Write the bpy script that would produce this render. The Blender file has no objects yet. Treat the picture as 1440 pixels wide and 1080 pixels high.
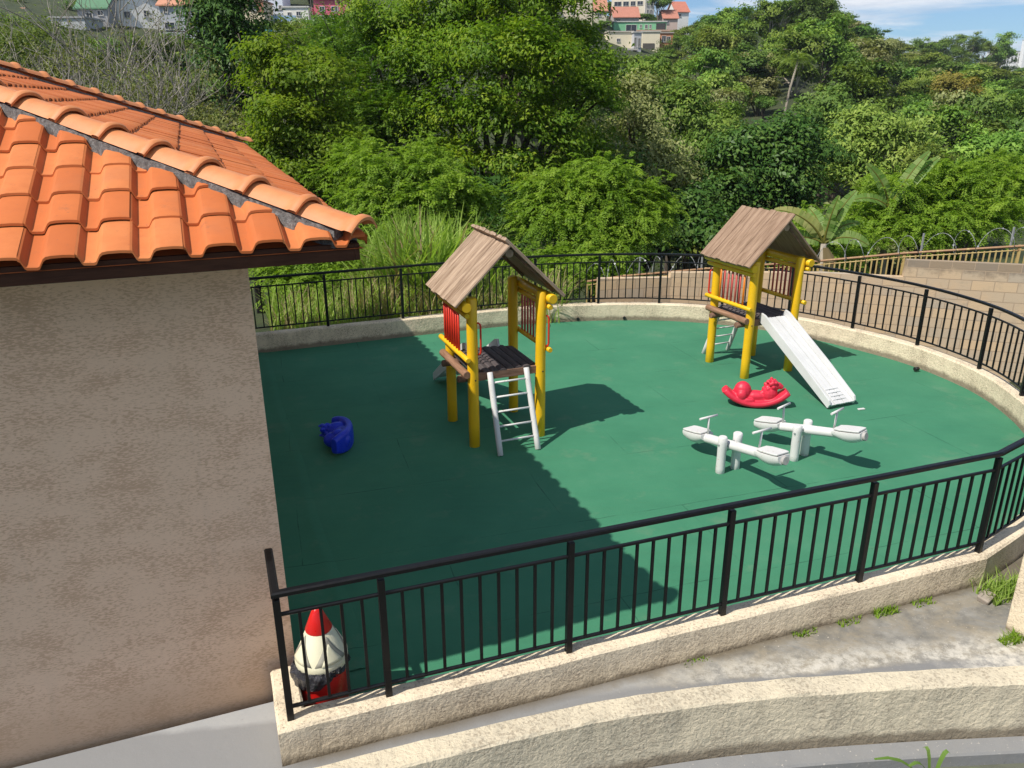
import bpy, bmesh, math, random
import numpy as np
from mathutils import Vector, Matrix, Euler
R = math.radians
PI = math.pi
scene = bpy.context.scene
COL = scene.collection

# ------------------------------------------------------------------ helpers
def tag(o, label=None, cat=None, group=None, kind=None):
    if label: o['label'] = label
    if cat: o['category'] = cat
    if group: o['group'] = group
    if kind: o['kind'] = kind
    return o

def empty(name, loc=(0, 0, 0), rz=0.0, label=None, cat=None, group=None):
    o = bpy.data.objects.new(name, None)
    COL.objects.link(o)
    o.empty_display_size = 0.2
    o.location = loc
    o.rotation_euler = (0, 0, rz)
    return tag(o, label, cat, group)

def frame(d):
    d = Vector(d).normalized()
    a = Vector((0, 0, 1)) if abs(d.z) < 0.95 else Vector((1, 0, 0))
    u = d.cross(a).normalized()
    return u, u.cross(d).normalized()

class MB:
    def __init__(s):
        s.v = []; s.f = []; s.m = []; s.sm = []
    def add(s, verts, faces, mi=0, smooth=False):
        b = len(s.v)
        s.v += [tuple(p) for p in verts]
        for f in faces:
            s.f.append([i + b for i in f]); s.m.append(mi); s.sm.append(smooth)
    def box(s, c, h, rz=0.0, M=None, mi=0):
        cs, sn = math.cos(rz), math.sin(rz)
        vs = []
        for dz in (-1, 1):
            for dy in (-1, 1):
                for dx in (-1, 1):
                    x, y, z = dx * h[0], dy * h[1], dz * h[2]
                    p = Vector((c[0] + x * cs - y * sn, c[1] + x * sn + y * cs, c[2] + z))
                    vs.append(M @ p if M else p)
        s.add(vs, [(0, 2, 3, 1), (4, 5, 7, 6), (0, 1, 5, 4), (2, 6, 7, 3), (0, 4, 6, 2), (1, 3, 7, 5)], mi)
    def tube(s, pts, r, n=8, caps=True, mi=0, smooth=True):
        pts = [Vector(p) for p in pts]
        if not hasattr(r, '__len__'): r = [r] * len(pts)
        vs = []; fs = []
        u = None
        for i, p in enumerate(pts):
            d = (pts[min(i + 1, len(pts) - 1)] - pts[max(i - 1, 0)])
            if d.length < 1e-9: d = Vector((0, 0, 1))
            d.normalize()
            if u is None: u, w = frame(d)
            else:
                u = (u - d * u.dot(d))
                if u.length < 1e-6: u, w = frame(d)
                u.normalize(); w = u.cross(d).normalized()
            for k in range(n):
                a = 2 * PI * k / n
                vs.append(p + (u * math.cos(a) + w * math.sin(a)) * r[i])
        for i in range(len(pts) - 1):
            for k in range(n):
                k2 = (k + 1) % n
                fs.append((i * n + k, i * n + k2, (i + 1) * n + k2, (i + 1) * n + k))
        s.add(vs, fs, mi, smooth)
        if caps:
            b = len(s.v) - len(vs)
            s.f.append([b + k for k in range(n)][::-1]); s.m.append(mi); s.sm.append(False)
            e = b + (len(pts) - 1) * n
            s.f.append([e + k for k in range(n)]); s.m.append(mi); s.sm.append(False)
    def log(s, p0, p1, r, n=14, ch=0.012, mi=0, wob=0.0, rng=None):
        p0 = Vector(p0); p1 = Vector(p1); d = (p1 - p0); L = d.length; d.normalize()
        ts = [0, ch] + [L * k / 6 for k in range(1, 6)] + [L - ch, L]
        rs = [r - ch] + [r * (1 + (rng.uniform(-wob, wob) if rng else 0)) for _ in ts[1:-1]] + [r - ch]
        s.tube([p0 + d * t for t in ts], rs, n, True, mi)
    def lathe(s, prof, n=24, c=(0, 0, 0), mi=0, smooth=True, cap=True):
        vs = []; fs = []
        for r, z in prof:
            for k in range(n):
                a = 2 * PI * k / n
                vs.append((c[0] + r * math.cos(a), c[1] + r * math.sin(a), c[2] + z))
        for i in range(len(prof) - 1):
            for k in range(n):
                k2 = (k + 1) % n
                fs.append((i * n + k, i * n + k2, (i + 1) * n + k2, (i + 1) * n + k))
        s.add(vs, fs, mi, smooth)
        if cap:
            b = len(s.v) - len(vs)
            s.f.append([b + k for k in range(n)][::-1]); s.m.append(mi); s.sm.append(False)
            e = b + (len(prof) - 1) * n
            s.f.append([e + k for k in range(n)]); s.m.append(mi); s.sm.append(False)
    def prism(s, poly, z0, z1, mi=0):
        n = len(poly)
        vs = [(p[0], p[1], z0) for p in poly] + [(p[0], p[1], z1) for p in poly]
        fs = [tuple(range(n))[::-1], tuple(range(n, 2 * n))]
        fs += [(i, (i + 1) % n, n + (i + 1) % n, n + i) for i in range(n)]
        s.add(vs, fs, mi)
    def ellipsoid(s, c, r, nu=14, nv=9, mi=0):
        vs = []; fs = []
        for j in range(nv + 1):
            t = PI * j / nv
            for i in range(nu):
                a = 2 * PI * i / nu
                vs.append((c[0] + r[0] * math.sin(t) * math.cos(a), c[1] + r[1] * math.sin(t) * math.sin(a), c[2] + r[2] * math.cos(t)))
        for j in range(nv):
            for i in range(nu):
                i2 = (i + 1) % nu
                fs.append((j * nu + i, (j + 1) * nu + i, (j + 1) * nu + i2, j * nu + i2))
        s.add(vs, fs, mi, True)
    def build(s, name, mat, parent=None, bevel=0.0, loc=None, rot=None):
        me = bpy.data.meshes.new(name)
        me.from_pydata(s.v, [], s.f)
        mats = mat if isinstance(mat, (list, tuple)) else [mat]
        for m in mats: me.materials.append(m)
        me.polygons.foreach_set('material_index', s.m)
        me.polygons.foreach_set('use_smooth', s.sm)
        me.update()
        o = bpy.data.objects.new(name, me)
        COL.objects.link(o)
        if parent: o.parent = parent
        if loc: o.location = loc
        if rot: o.rotation_euler = rot
        if bevel:
            b = o.modifiers.new('bevel', 'BEVEL'); b.width = bevel; b.segments = 2; b.limit_method = 'ANGLE'; b.angle_limit = R(40)
        return o

def catmull(P, per=8, closed=False):
    P = [Vector(p) for p in P]; out = []
    for i in range(len(P) - 1):
        p0 = P[max(i - 1, 0)]; p1 = P[i]; p2 = P[i + 1]; p3 = P[min(i + 2, len(P) - 1)]
        for k in range(per):
            t = k / per
            out.append(0.5 * ((2 * p1) + (p2 - p0) * t + (2 * p0 - 5 * p1 + 4 * p2 - p3) * t * t + (3 * p1 - p0 - 3 * p2 + p3) * t ** 3))
    out.append(P[-1])
    return out

def sweep(path, prof, mb, mi=0, closed_prof=True, smooth=False):
    """path: list of 2-D/3-D points; prof: (offset to the right of travel, z) pairs"""
    path = [Vector((p[0], p[1], p[2] if len(p) > 2 else 0)) for p in path]
    n = len(prof); vs = []; fs = []
    for i, p in enumerate(path):
        a = path[i] - path[i - 1] if i else path[1] - path[0]
        b = path[i + 1] - path[i] if i < len(path) - 1 else path[i] - path[i - 1]
        a = Vector((a.x, a.y)).normalized(); b = Vector((b.x, b.y)).normalized()
        na = Vector((a.y, -a.x)); nb = Vector((b.y, -b.x))
        m = (na + nb).normalized(); k = 1 / max(0.35, m.dot(na))
        for o, z in prof:
            vs.append((p.x + m.x * o * k, p.y + m.y * o * k, p.z + z))
    q = n if closed_prof else n - 1
    for i in range(len(path) - 1):
        for k in range(q):
            k2 = (k + 1) % n
            fs.append((i * n + k, (i + 1) * n + k, (i + 1) * n + k2, i * n + k2))
    if closed_prof:
        fs.append(tuple(range(n))); fs.append(tuple(range((len(path) - 1) * n, len(path) * n))[::-1])
    mb.add(vs, fs, mi, smooth)

# ------------------------------------------------------------------ materials
def newmat(name):
    m = bpy.data.materials.new(name); m.use_nodes = True
    nt = m.node_tree
    for n in list(nt.nodes): nt.nodes.remove(n)
    out = nt.nodes.new('ShaderNodeOutputMaterial')
    b = nt.nodes.new('ShaderNodeBsdfPrincipled')
    nt.links.new(b.outputs[0], out.inputs[0])
    return m, nt, b, out
def node(nt, t, **kw):
    n = nt.nodes.new(t)
    for k, v in kw.items():
        if k.startswith('i_'):
            n.inputs[k[2:].replace('_', ' ')].default_value = v
        else: setattr(n, k, v)
    return n
def ramp(nt, stops, fac, interp='LINEAR'):
    n = nt.nodes.new('ShaderNodeValToRGB'); n.color_ramp.interpolation = interp
    while len(n.color_ramp.elements) < len(stops): n.color_ramp.elements.new(0.5)
    for e, (p, c) in zip(n.color_ramp.elements, stops):
        e.position = p; e.color = (c[0], c[1], c[2], 1) if hasattr(c, '__len__') else (c, c, c, 1)
    nt.links.new(fac, n.inputs[0]); return n.outputs[0]
def coords(nt, scale=(1, 1, 1), rot=(0, 0, 0), src='Object'):
    t = nt.nodes.new('ShaderNodeTexCoord'); mp = nt.nodes.new('ShaderNodeMapping')
    mp.inputs['Scale'].default_value = scale; mp.inputs['Rotation'].default_value = rot
    nt.links.new(t.outputs[src], mp.inputs[0]); return mp.outputs[0]
def noise(nt, vec, scale, detail=4, rough=0.55, dist=0.0):
    n = nt.nodes.new('ShaderNodeTexNoise')
    n.inputs['Scale'].default_value = scale; n.inputs['Detail'].default_value = detail
    n.inputs['Roughness'].default_value = rough; n.inputs['Distortion'].default_value = dist
    nt.links.new(vec, n.inputs['Vector']); return n.outputs[0]
def mix(nt, fac, a, b, mode='MIX'):
    n = nt.nodes.new('ShaderNodeMix'); n.data_type = 'RGBA'; n.blend_type = mode
    for sock, v in ((n.inputs[0], fac), (n.inputs[6], a), (n.inputs[7], b)):
        if hasattr(v, 'is_linked'): nt.links.new(v, sock)
        elif hasattr(v, '__len__'): sock.default_value = (v[0], v[1], v[2], 1)
        else: sock.default_value = v
    return n.outputs[2]
def math_(nt, op, a, b=None, c=None):
    n = nt.nodes.new('ShaderNodeMath'); n.operation = op
    for i, v in enumerate((a, b, c)):
        if v is None: continue
        if hasattr(v, 'is_linked'): nt.links.new(v, n.inputs[i])
        else: n.inputs[i].default_value = v
    return n.outputs[0]
def bump(nt, b, h, strength=0.3, dist=0.01):
    n = nt.nodes.new('ShaderNodeBump'); n.inputs['Strength'].default_value = strength; n.inputs['Distance'].default_value = dist
    nt.links.new(h, n.inputs['Height']); nt.links.new(n.outputs[0], b.inputs['Normal']); return n

def paint(name, col, rough=0.4, wear=0.15, wearcol=None, wscale=18, bumpy=0.05, spec=0.5):
    m, nt, b, o = newmat(name)
    v = coords(nt)
    f = noise(nt, v, wscale, 6, 0.65)
    c = col
    wc = wearcol or tuple(x * 0.6 for x in col)
    fac = ramp(nt, [(0.5 + (0.25 - wear), 0.0), (0.62 + (0.25 - wear), 1.0)], f)
    big = noise(nt, v, 2.3, 3)
    base = mix(nt, ramp(nt, [(0.35, 0.0), (0.7, 1.0)], big), tuple(x * 0.86 for x in col), col)
    nt.links.new(mix(nt, fac, base, wc), b.inputs['Base Color'])
    nt.links.new(ramp(nt, [(0.3, rough - 0.08), (0.7, min(1, rough + 0.15))], f), b.inputs['Roughness'])
    b.inputs['Specular IOR Level'].default_value = spec
    bump(nt, b, f, 0.25, bumpy * 0.05)
    return m

def wood(name, c0, c1, axis=0, scale=1.0, rough=0.75):
    m, nt, b, o = newmat(name)
    s = [14.0, 14.0, 14.0]; s[axis] = 1.3
    v = coords(nt, tuple(x * scale for x in s))
    f = noise(nt, v, 2.2, 6, 0.6, 0.6)
    f2 = noise(nt, v, 7.0, 4, 0.6)
    col = ramp(nt, [(0.32, c0), (0.5, tuple((a + d) / 2 for a, d in zip(c0, c1))), (0.68, c1)], f)
    col = mix(nt, ramp(nt, [(0.5, 0.0), (0.75, 0.5)], f2), col, tuple(x * 0.55 for x in c0))
    nt.links.new(col, b.inputs['Base Color']); b.inputs['Roughness'].default_value = rough
    b.inputs['Specular IOR Level'].default_value = 0.25
    bump(nt, b, f, 0.5, 0.004)
    return m

MAT = {}
def mk_materials():
    # stucco of the house wall: horizontal flecks of a darker tone (graffiato)
    m, nt, b, o = newmat('house_stucco')
    v = coords(nt, (0.8, 0.8, 2.8), src='Object')
    fl = noise(nt, v, 36, 5, 0.6, 0.5)
    big = noise(nt, coords(nt, (1, 1, 1.8)), 2.6, 4, 0.6)
    thr = math_(nt, 'ADD', fl, math_(nt, 'MULTIPLY', math_(nt, 'SUBTRACT', big, 0.5), 0.58))
    fac = ramp(nt, [(0.49, 0.0), (0.59, 1.0)], thr)
    col = mix(nt, fac, (0.90, 0.625, 0.435), (0.69, 0.445, 0.29))
    dirt = ramp(nt, [(0.45, 0.0), (0.8, 0.35)], noise(nt, coords(nt, (1, 1, 0.5)), 1.3, 4))
    nt.links.new(mix(nt, dirt, col, (0.76, 0.555, 0.38)), b.inputs['Base Color'])
    sz = nt.nodes.new('ShaderNodeSeparateXYZ'); tcz = nt.nodes.new('ShaderNodeTexCoord'); nt.links.new(tcz.outputs['Object'], sz.inputs[0])
    hz = math_(nt, 'ADD', sz.outputs[2], math_(nt, 'MULTIPLY', noise(nt, coords(nt), 2.2, 6, 0.7), -0.5))
    lastc = b.inputs['Base Color'].links[0].from_socket
    lowc = mix(nt, ramp(nt, [(0.0, 0.65), (0.40, 0.45), (0.75, 0.0)], math_(nt, 'ADD', hz, 0.4)), lastc, (0.50, 0.33, 0.20))
    drip = ramp(nt, [(0.60, 0.0), (0.80, 0.22)], noise(nt, coords(nt, (3.5, 3.5, 0.22)), 1.6, 5, 0.7))
    nt.links.new(mix(nt, drip, lowc, (0.48, 0.37, 0.28)), b.inputs['Base Color'])
    b.inputs['Roughness'].default_value = 0.9; b.inputs['Specular IOR Level'].default_value = 0.15
    bump(nt, b, fl, 0.5, 0.006)
    MAT['stucco'] = m
    # rough render of kerbs and low walls
    def render_mat(name, light, mid, dark, stain=0.5, bs=0.9, sc=26, foot=0.0):
        m, nt, b, o = newmat(name)
        v = coords(nt)
        a = noise(nt, v, sc, 6, 0.6, 0.4)
        fleck = noise(nt, coords(nt, (1, 1, 1.8)), 45, 4, 0.6)
        big = noise(nt, v, 1.7, 5, 0.65)
        col = ramp(nt, [(0.35, mid), (0.62, light)], big)
        fm = math_(nt, 'ADD', fleck, math_(nt, 'MULTIPLY', math_(nt, 'SUBTRACT', big, 0.5), -0.5))
        col = mix(nt, ramp(nt, [(0.54, 0.0), (0.64, 0.75)], fm), col, dark)
        st = noise(nt, coords(nt, (3.2, 3.2, 0.7)), 2.2, 5, 0.7)
        col = mix(nt, ramp(nt, [(0.5, 0.0), (0.72, stain)], st), col, tuple(x * 0.5 for x in mid))
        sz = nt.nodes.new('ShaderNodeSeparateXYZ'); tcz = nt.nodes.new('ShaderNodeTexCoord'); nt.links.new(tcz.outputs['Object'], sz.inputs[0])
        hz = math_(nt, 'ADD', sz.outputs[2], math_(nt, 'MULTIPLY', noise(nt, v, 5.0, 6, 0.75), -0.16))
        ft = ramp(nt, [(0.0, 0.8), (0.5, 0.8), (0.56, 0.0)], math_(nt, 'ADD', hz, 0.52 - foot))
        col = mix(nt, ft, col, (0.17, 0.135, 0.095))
        nt.links.new(col, b.inputs['Base Color'])
        b.inputs['Roughness'].default_value = 0.93; b.inputs['Specular IOR Level'].default_value = 0.12
        bump(nt, b, a, bs, 0.018)
        return m
    MAT['kerb'] = render_mat('kerb_render', (0.78, 0.66, 0.48), (0.68, 0.57, 0.41), (0.33, 0.26, 0.19), 0.45, 0.8)
    MAT['lowwall'] = render_mat('low_wall_render', (0.68, 0.59, 0.43), (0.58, 0.51, 0.38), (0.36, 0.30, 0.22), 0.35, 1.0, 22, -0.22)
    # green rubber floor
    m, nt, b, o = newmat('rubber_floor')
    v = coords(nt, rot=(0, 0, R(-17)))
    br = nt.nodes.new('ShaderNodeTexBrick')
    br.inputs['Scale'].default_value = 1.0; br.inputs['Mortar Size'].default_value = 0.006
    br.inputs['Brick Width'].default_value = 2.9; br.inputs['Row Height'].default_value = 1.47
    br.inputs['Mortar Smooth'].default_value = 0.2
    for k in ('Color1', 'Color2'): br.inputs[k].default_value = (0, 0, 0, 1)
    br.inputs['Mortar'].default_value = (1, 1, 1, 1)
    wv = nt.nodes.new('ShaderNodeVectorMath'); wv.operation = 'MULTIPLY_ADD'
    nz = nt.nodes.new('ShaderNodeTexNoise'); nz.inputs['Scale'].default_value = 1.5; nz.inputs['Detail'].default_value = 3
    nt.links.new(v, nz.inputs['Vector'])
    nt.links.new(nz.outputs['Color'], wv.inputs[0]); wv.inputs[1].default_value = (0.05, 0.05, 0); nt.links.new(v, wv.inputs[2])
    nt.links.new(wv.outputs[0], br.inputs['Vector'])
    seam = math_(nt, 'MULTIPLY', br.outputs['Color'], ramp(nt, [(0.46, 0.04), (0.62, 0.7)], noise(nt, v, 1.3, 4, 0.65)))
    big = noise(nt, v, 0.9, 6, 0.65)
    fine = noise(nt, v, 60, 4, 0.7)
    streak = noise(nt, coords(nt, (0.6, 5, 1), rot=(0, 0, R(-17))), 2.5, 4, 0.6)
    col = ramp(nt, [(0.3, (0.040, 0.168, 0.093)), (0.55, (0.054, 0.204, 0.112)), (0.8, (0.084, 0.238, 0.138))], big)
    col = mix(nt, ramp(nt, [(0.35, 0.0), (0.75, 0.45)], streak), col, (0.046, 0.215, 0.120))
    col = mix(nt, ramp(nt, [(0.42, 0.0), (0.75, 0.55)], fine), col, (0.045, 0.19, 0.105))
    dust = ramp(nt, [(0.56, 0.0), (0.78, 0.55)], noise(nt, v, 1.4, 7, 0.72))
    col = mix(nt, dust, col, (0.16, 0.24, 0.15))
    col = mix(nt, seam, col, (0.012, 0.055, 0.035))
    nt.links.new(col, b.inputs['Base Color'])
    b.inputs['Roughness'].default_value = 0.82; b.inputs['Specular IOR Level'].default_value = 0.22
    h = math_(nt, 'SUBTRACT', fine, math_(nt, 'MULTIPLY', seam, 2.0))
    bump(nt, b, h, 0.35, 0.006)
    MAT['rubber'] = m
    # concrete path
    m, nt, b, o = newmat('path_concrete')
    v = coords(nt)
    big = noise(nt, coords(nt, (1, 1.6, 1), (0, 0, R(-18))), 1.1, 6, 0.7, 0.4)
    mid = noise(nt, v, 7, 6, 0.7)
    col = ramp(nt, [(0.3, (0.17, 0.165, 0.15)), (0.5, (0.27, 0.26, 0.235)), (0.75, (0.37, 0.35, 0.30))], big)
    col = mix(nt, ramp(nt, [(0.45, 0.0), (0.7, 0.6)], mid), col, (0.22, 0.205, 0.17))
    tx = nt.nodes.new('ShaderNodeSeparateXYZ'); tc = nt.nodes.new('ShaderNodeTexCoord'); nt.links.new(tc.outputs['Object'], tx.inputs[0])
    smooth = noise(nt, v, 2.2, 3)
    X_, Y_ = tx.outputs[0], tx.outputs[1]
    wob = math_(nt, 'MULTIPLY', math_(nt, 'SUBTRACT', noise(nt, v, 2.6, 6, 0.7), 0.5), 0.55)
    c_ = math_(nt, 'SUBTRACT', Y_, math_(nt, 'MULTIPLY_ADD', X_, 0.12, 4.62))          # distance from the low wall
    left = ramp(nt, [(0.30, 1.0), (0.62, 0.0)], math_(nt, 'MULTIPLY_ADD', math_(nt, 'ADD', X_, math_(nt, 'MULTIPLY', wob, 3.0)), 0.25, 0.2))
    cem = ramp(nt, [(0.3, (0.30, 0.305, 0.31)), (0.7, (0.35, 0.35, 0.345))], noise(nt, v, 3.0, 6, 0.7))
    brown = ramp(nt, [(0.42, 0.0), (0.60, 0.9)], noise(nt, coords(nt, (1, 1.5, 1), (0, 0, R(-15))), 2.3, 7, 0.75, 0.6))
    col = mix(nt, brown, col, (0.27, 0.235, 0.175))
    dark = ramp(nt, [(0.46, 0.0), (0.62, 0.8)], noise(nt, v, 4.2, 8, 0.75))
    col = mix(nt, dark, col, (0.15, 0.145, 0.13))
    col = mix(nt, left, col, cem)
    strip = ramp(nt, [(0.37, 1.0), (0.43, 0.0)], math_(nt, 'ADD', c_, math_(nt, 'MULTIPLY', wob, 0.25)))
    col = mix(nt, math_(nt, 'MULTIPLY', strip, 0.85), col, (0.22, 0.22, 0.22))
    band = ramp(nt, [(0.38, 0.0), (0.44, 1.0), (0.54, 0.8), (0.72, 0.0)], math_(nt, 'ADD', c_, math_(nt, 'MULTIPLY', wob, 0.5)))
    grow = ramp(nt, [(0.22, 0.0), (0.5, 1.0)], math_(nt, 'MULTIPLY', X_, 0.25))
    gritty = ramp(nt, [(0.42, 0.15), (0.58, 1.0)], noise(nt, v, 9, 7, 0.78))
    dx_ = math_(nt, 'SUBTRACT', X_, 4.15); dy_ = math_(nt, 'SUBTRACT', Y_, 5.40)
    rr_ = math_(nt, 'SQRT', math_(nt, 'ADD', math_(nt, 'MULTIPLY', dx_, dx_), math_(nt, 'MULTIPLY', math_(nt, 'MULTIPLY', dy_, dy_), 1.6)))
    blob = ramp(nt, [(0.18, 1.0), (0.62, 0.0)], math_(nt, 'ADD', rr_, math_(nt, 'MULTIPLY', wob, 0.8)))
    lime = math_(nt, 'MULTIPLY', math_(nt, 'MAXIMUM', math_(nt, 'MULTIPLY', band, grow), blob), gritty)
    col = mix(nt, math_(nt, 'MULTIPLY', lime, 0.85), col, (0.62, 0.585, 0.51))
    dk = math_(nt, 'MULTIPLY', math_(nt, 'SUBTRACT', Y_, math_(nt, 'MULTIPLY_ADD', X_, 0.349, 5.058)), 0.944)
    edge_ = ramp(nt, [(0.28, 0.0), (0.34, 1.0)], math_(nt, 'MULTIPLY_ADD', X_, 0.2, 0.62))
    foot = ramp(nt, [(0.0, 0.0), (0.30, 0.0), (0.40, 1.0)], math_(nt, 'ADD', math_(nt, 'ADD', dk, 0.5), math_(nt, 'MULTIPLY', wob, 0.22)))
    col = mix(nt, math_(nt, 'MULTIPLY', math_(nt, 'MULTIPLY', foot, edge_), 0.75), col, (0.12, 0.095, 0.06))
    spk = ramp(nt, [(0.66, 0.0), (0.72, 0.7)], noise(nt, v, 42, 3, 0.6))
    col = mix(nt, math_(nt, 'MULTIPLY', spk, math_(nt, 'SUBTRACT', 1.0, left)), col, (0.55, 0.50, 0.42))
    spd = ramp(nt, [(0.64, 0.0), (0.72, 0.6)], noise(nt, v, 18, 5, 0.7))
    col = mix(nt, spd, col, (0.15, 0.145, 0.135))
    nt.links.new(col, b.inputs['Base Color']); b.inputs['Roughness'].default_value = 0.85
    b.inputs['Specular IOR Level'].default_value = 0.2
    bump(nt, b, mid, 0.5, 0.010)
    MAT['path'] = m
    # soil / scrub ground
    m, nt, b, o = newmat('soil_ground')
    v = coords(nt)
    a = noise(nt, v, 0.5, 8, 0.7)
    c2 = noise(nt, v, 6, 5, 0.7)
    col = ramp(nt, [(0.35, (0.020, 0.034, 0.010)), (0.55, (0.045, 0.062, 0.018)), (0.75, (0.085, 0.085, 0.035))], a)
    col = mix(nt, ramp(nt, [(0.5, 0.0), (0.75, 0.7)], c2), col, (0.07, 0.055, 0.03))
    nt.links.new(col, b.inputs['Base Color']); b.inputs['Roughness'].default_value = 0.95
    bump(nt, b, c2, 0.8, 0.1)
    MAT['soil'] = m
    m, nt, b, o = newmat('ledge_earth')
    v = coords(nt); a = noise(nt, v, 4, 6, 0.7)
    nt.links.new(ramp(nt, [(0.35, (0.30, 0.20, 0.12)), (0.6, (0.42, 0.30, 0.19)), (0.8, (0.36, 0.30, 0.22))], a), b.inputs['Base Color'])
    b.inputs['Roughness'].default_value = 0.95; bump(nt, b, a, 0.6, 0.02)
    MAT['ledge'] = m
    # clay tile
    m, nt, b, o = newmat('clay_tile')
    at = node(nt, 'ShaderNodeAttribute', attribute_name='tint')
    v = coords(nt)
    a = noise(nt, v, 8, 5, 0.6); big = noise(nt, v, 1.2, 4)
    col = ramp(nt, [(0.0, (0.50, 0.135, 0.038)), (0.5, (0.58, 0.165, 0.048)), (1.0, (0.62, 0.205, 0.068))], at.outputs['Fac'])
    col = mix(nt, ramp(nt, [(0.4, 0.0), (0.75, 0.4)], a), col, (0.44, 0.115, 0.035))
    col = mix(nt, ramp(nt, [(0.55, 0.0), (0.8, 0.5)], big), col, (0.38, 0.165, 0.085))
    lich = ramp(nt, [(0.60, 0.0), (0.72, 0.45)], noise(nt, v, 5.5, 7, 0.75))
    col = mix(nt, lich, col, (0.27, 0.115, 0.06))
    spots = ramp(nt, [(0.66, 0.0), (0.72, 0.5)], noise(nt, v, 34, 3, 0.6))
    col = mix(nt, spots, col, (0.33, 0.12, 0.06))
    nt.links.new(col, b.inputs['Base Color']); b.inputs['Roughness'].default_value = 0.72
    b.inputs['Specular IOR Level'].default_value = 0.22
    bump(nt, b, a, 0.2, 0.004)
    MAT['tile'] = m
    m, nt, b, o = newmat('cap_tile')
    v = coords(nt)
    a = noise(nt, v, 9, 5, 0.6)
    col = ramp(nt, [(0.3, (0.57, 0.20, 0.068)), (0.6, (0.63, 0.245, 0.090)), (0.8, (0.57, 0.20, 0.07))], a)
    nt.links.new(col, b.inputs['Base Color']); b.inputs['Roughness'].default_value = 0.55; bump(nt, b, a, 0.2, 0.004)
    MAT['cap'] = m
    m, nt, b, o = newmat('mortar')
    v = coords(nt); a = noise(nt, v, 30, 6, 0.75)
    nt.links.new(ramp(nt, [(0.35, (0.09, 0.085, 0.08)), (0.55, (0.20, 0.19, 0.18)), (0.72, (0.38, 0.37, 0.36))], a), b.inputs['Base Color'])
    b.inputs['Roughness'].default_value = 0.95; bump(nt, b, a, 1.0, 0.02)
    MAT['mortar'] = m
    MAT['fascia'] = wood('fascia_wood', (0.050, 0.018, 0.010), (0.085, 0.034, 0.018), 0)
    MAT['black'] = paint('black_metal_paint', (0.0055, 0.0055, 0.0065), 0.36, 0.02, (0.03, 0.028, 0.026), 30, 0.05, 0.35)
    MAT['yellow'] = paint('yellow_paint', (0.84, 0.50, 0.008), 0.42, 0.06, (0.34, 0.19, 0.02), 22)
    MAT['white'] = paint('white_paint', (0.70, 0.69, 0.67), 0.5, 0.14, (0.40, 0.30, 0.22), 26)
    MAT['slide'] = paint('slide_white_paint', (0.68, 0.68, 0.67), 0.42, 0.08, (0.5, 0.46, 0.42), 20)
    MAT['redpaint'] = paint('red_paint', (0.70, 0.035, 0.015), 0.42, 0.10, (0.35, 0.10, 0.06), 24)
    MAT['redworn'] = paint('weathered_red_paint', (0.58, 0.10, 0.08), 0.55, 0.16, (0.30, 0.14, 0.11), 24)
    MAT['orange'] = paint('orange_paint', (0.78, 0.22, 0.01), 0.42, 0.08, (0.4, 0.12, 0.02), 24)
    MAT['roofwood'] = wood('roof_plank_wood', (0.175, 0.11, 0.068), (0.50, 0.37, 0.265), 0, 0.55)
    MAT['roofwood2'] = wood('roof_plank_wood_smooth', (0.19, 0.118, 0.075), (0.37, 0.255, 0.175), 0, 0.8)
    MAT['logbrown'] = wood('brown_log', (0.20, 0.105, 0.06), (0.33, 0.19, 0.12), 1)
    MAT['logbrownx'] = wood('brown_plank', (0.15, 0.08, 0.05), (0.27, 0.16, 0.11), 0)
    MAT['slat'] = wood('platform_slat', (0.055, 0.045, 0.045), (0.115, 0.095, 0.095), 1)
    MAT['logend'] = wood('log_end', (0.25, 0.17, 0.11), (0.36, 0.26, 0.18), 2)
    def plastic(name, col, rough=0.35):
        m, nt, b, o = newmat(name)
        v = coords(nt); a = noise(nt, v, 6, 4)
        nt.links.new(mix(nt, ramp(nt, [(0.4, 0.0), (0.7, 0.5)], a), col, tuple(x * 0.75 for x in col)), b.inputs['Base Color'])
        nt.links.new(ramp(nt, [(0.3, rough - 0.07), (0.7, rough + 0.15)], noise(nt, v, 14, 5, 0.7)), b.inputs['Roughness'])
        b.inputs['Subsurface Weight'].default_value = 0.0
        bump(nt, b, noise(nt, v, 40, 3), 0.1, 0.003)
        return m
    MAT['redplastic'] = plastic('red_plastic', (0.66, 0.022, 0.055), 0.45)
    MAT['blueplastic'] = plastic('blue_plastic', (0.012, 0.040, 0.62), 0.3)
    MAT['binred'] = plastic('bin_red_plastic', (0.62, 0.012, 0.010), 0.3)
    MAT['bincream'] = plastic('bin_cream_plastic', (0.74, 0.70, 0.50), 0.42)
    MAT['bingrey'] = plastic('bin_grey_plastic', (0.30, 0.285, 0.23), 0.5)
    m, nt, b, o = newmat('bag_film')
    a = noise(nt, coords(nt), 26, 5, 0.7, 1.2)
    nt.links.new(ramp(nt, [(0.35, (0.012, 0.012, 0.016)), (0.62, (0.05, 0.05, 0.06)), (0.72, (0.20, 0.18, 0.19))], a), b.inputs['Base Color'])
    b.inputs['Roughness'].default_value = 0.18; bump(nt, b, a, 1.0, 0.03)
    MAT['bag'] = m
    # concrete block wall
    m, nt, b, o = newmat('block_wall')
    uv = nt.nodes.new('ShaderNodeUVMap'); uv.uv_map = 'UVMap'
    br = nt.nodes.new('ShaderNodeTexBrick')
    br.inputs['Scale'].default_value = 1.0; br.inputs['Mortar Size'].default_value = 0.009
    br.inputs['Brick Width'].default_value = 0.42; br.inputs['Row Height'].default_value = 0.21
    br.inputs['Color1'].default_value = (0.58, 0.43, 0.27, 1); br.inputs['Color2'].default_value = (0.44, 0.37, 0.28, 1)
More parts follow.
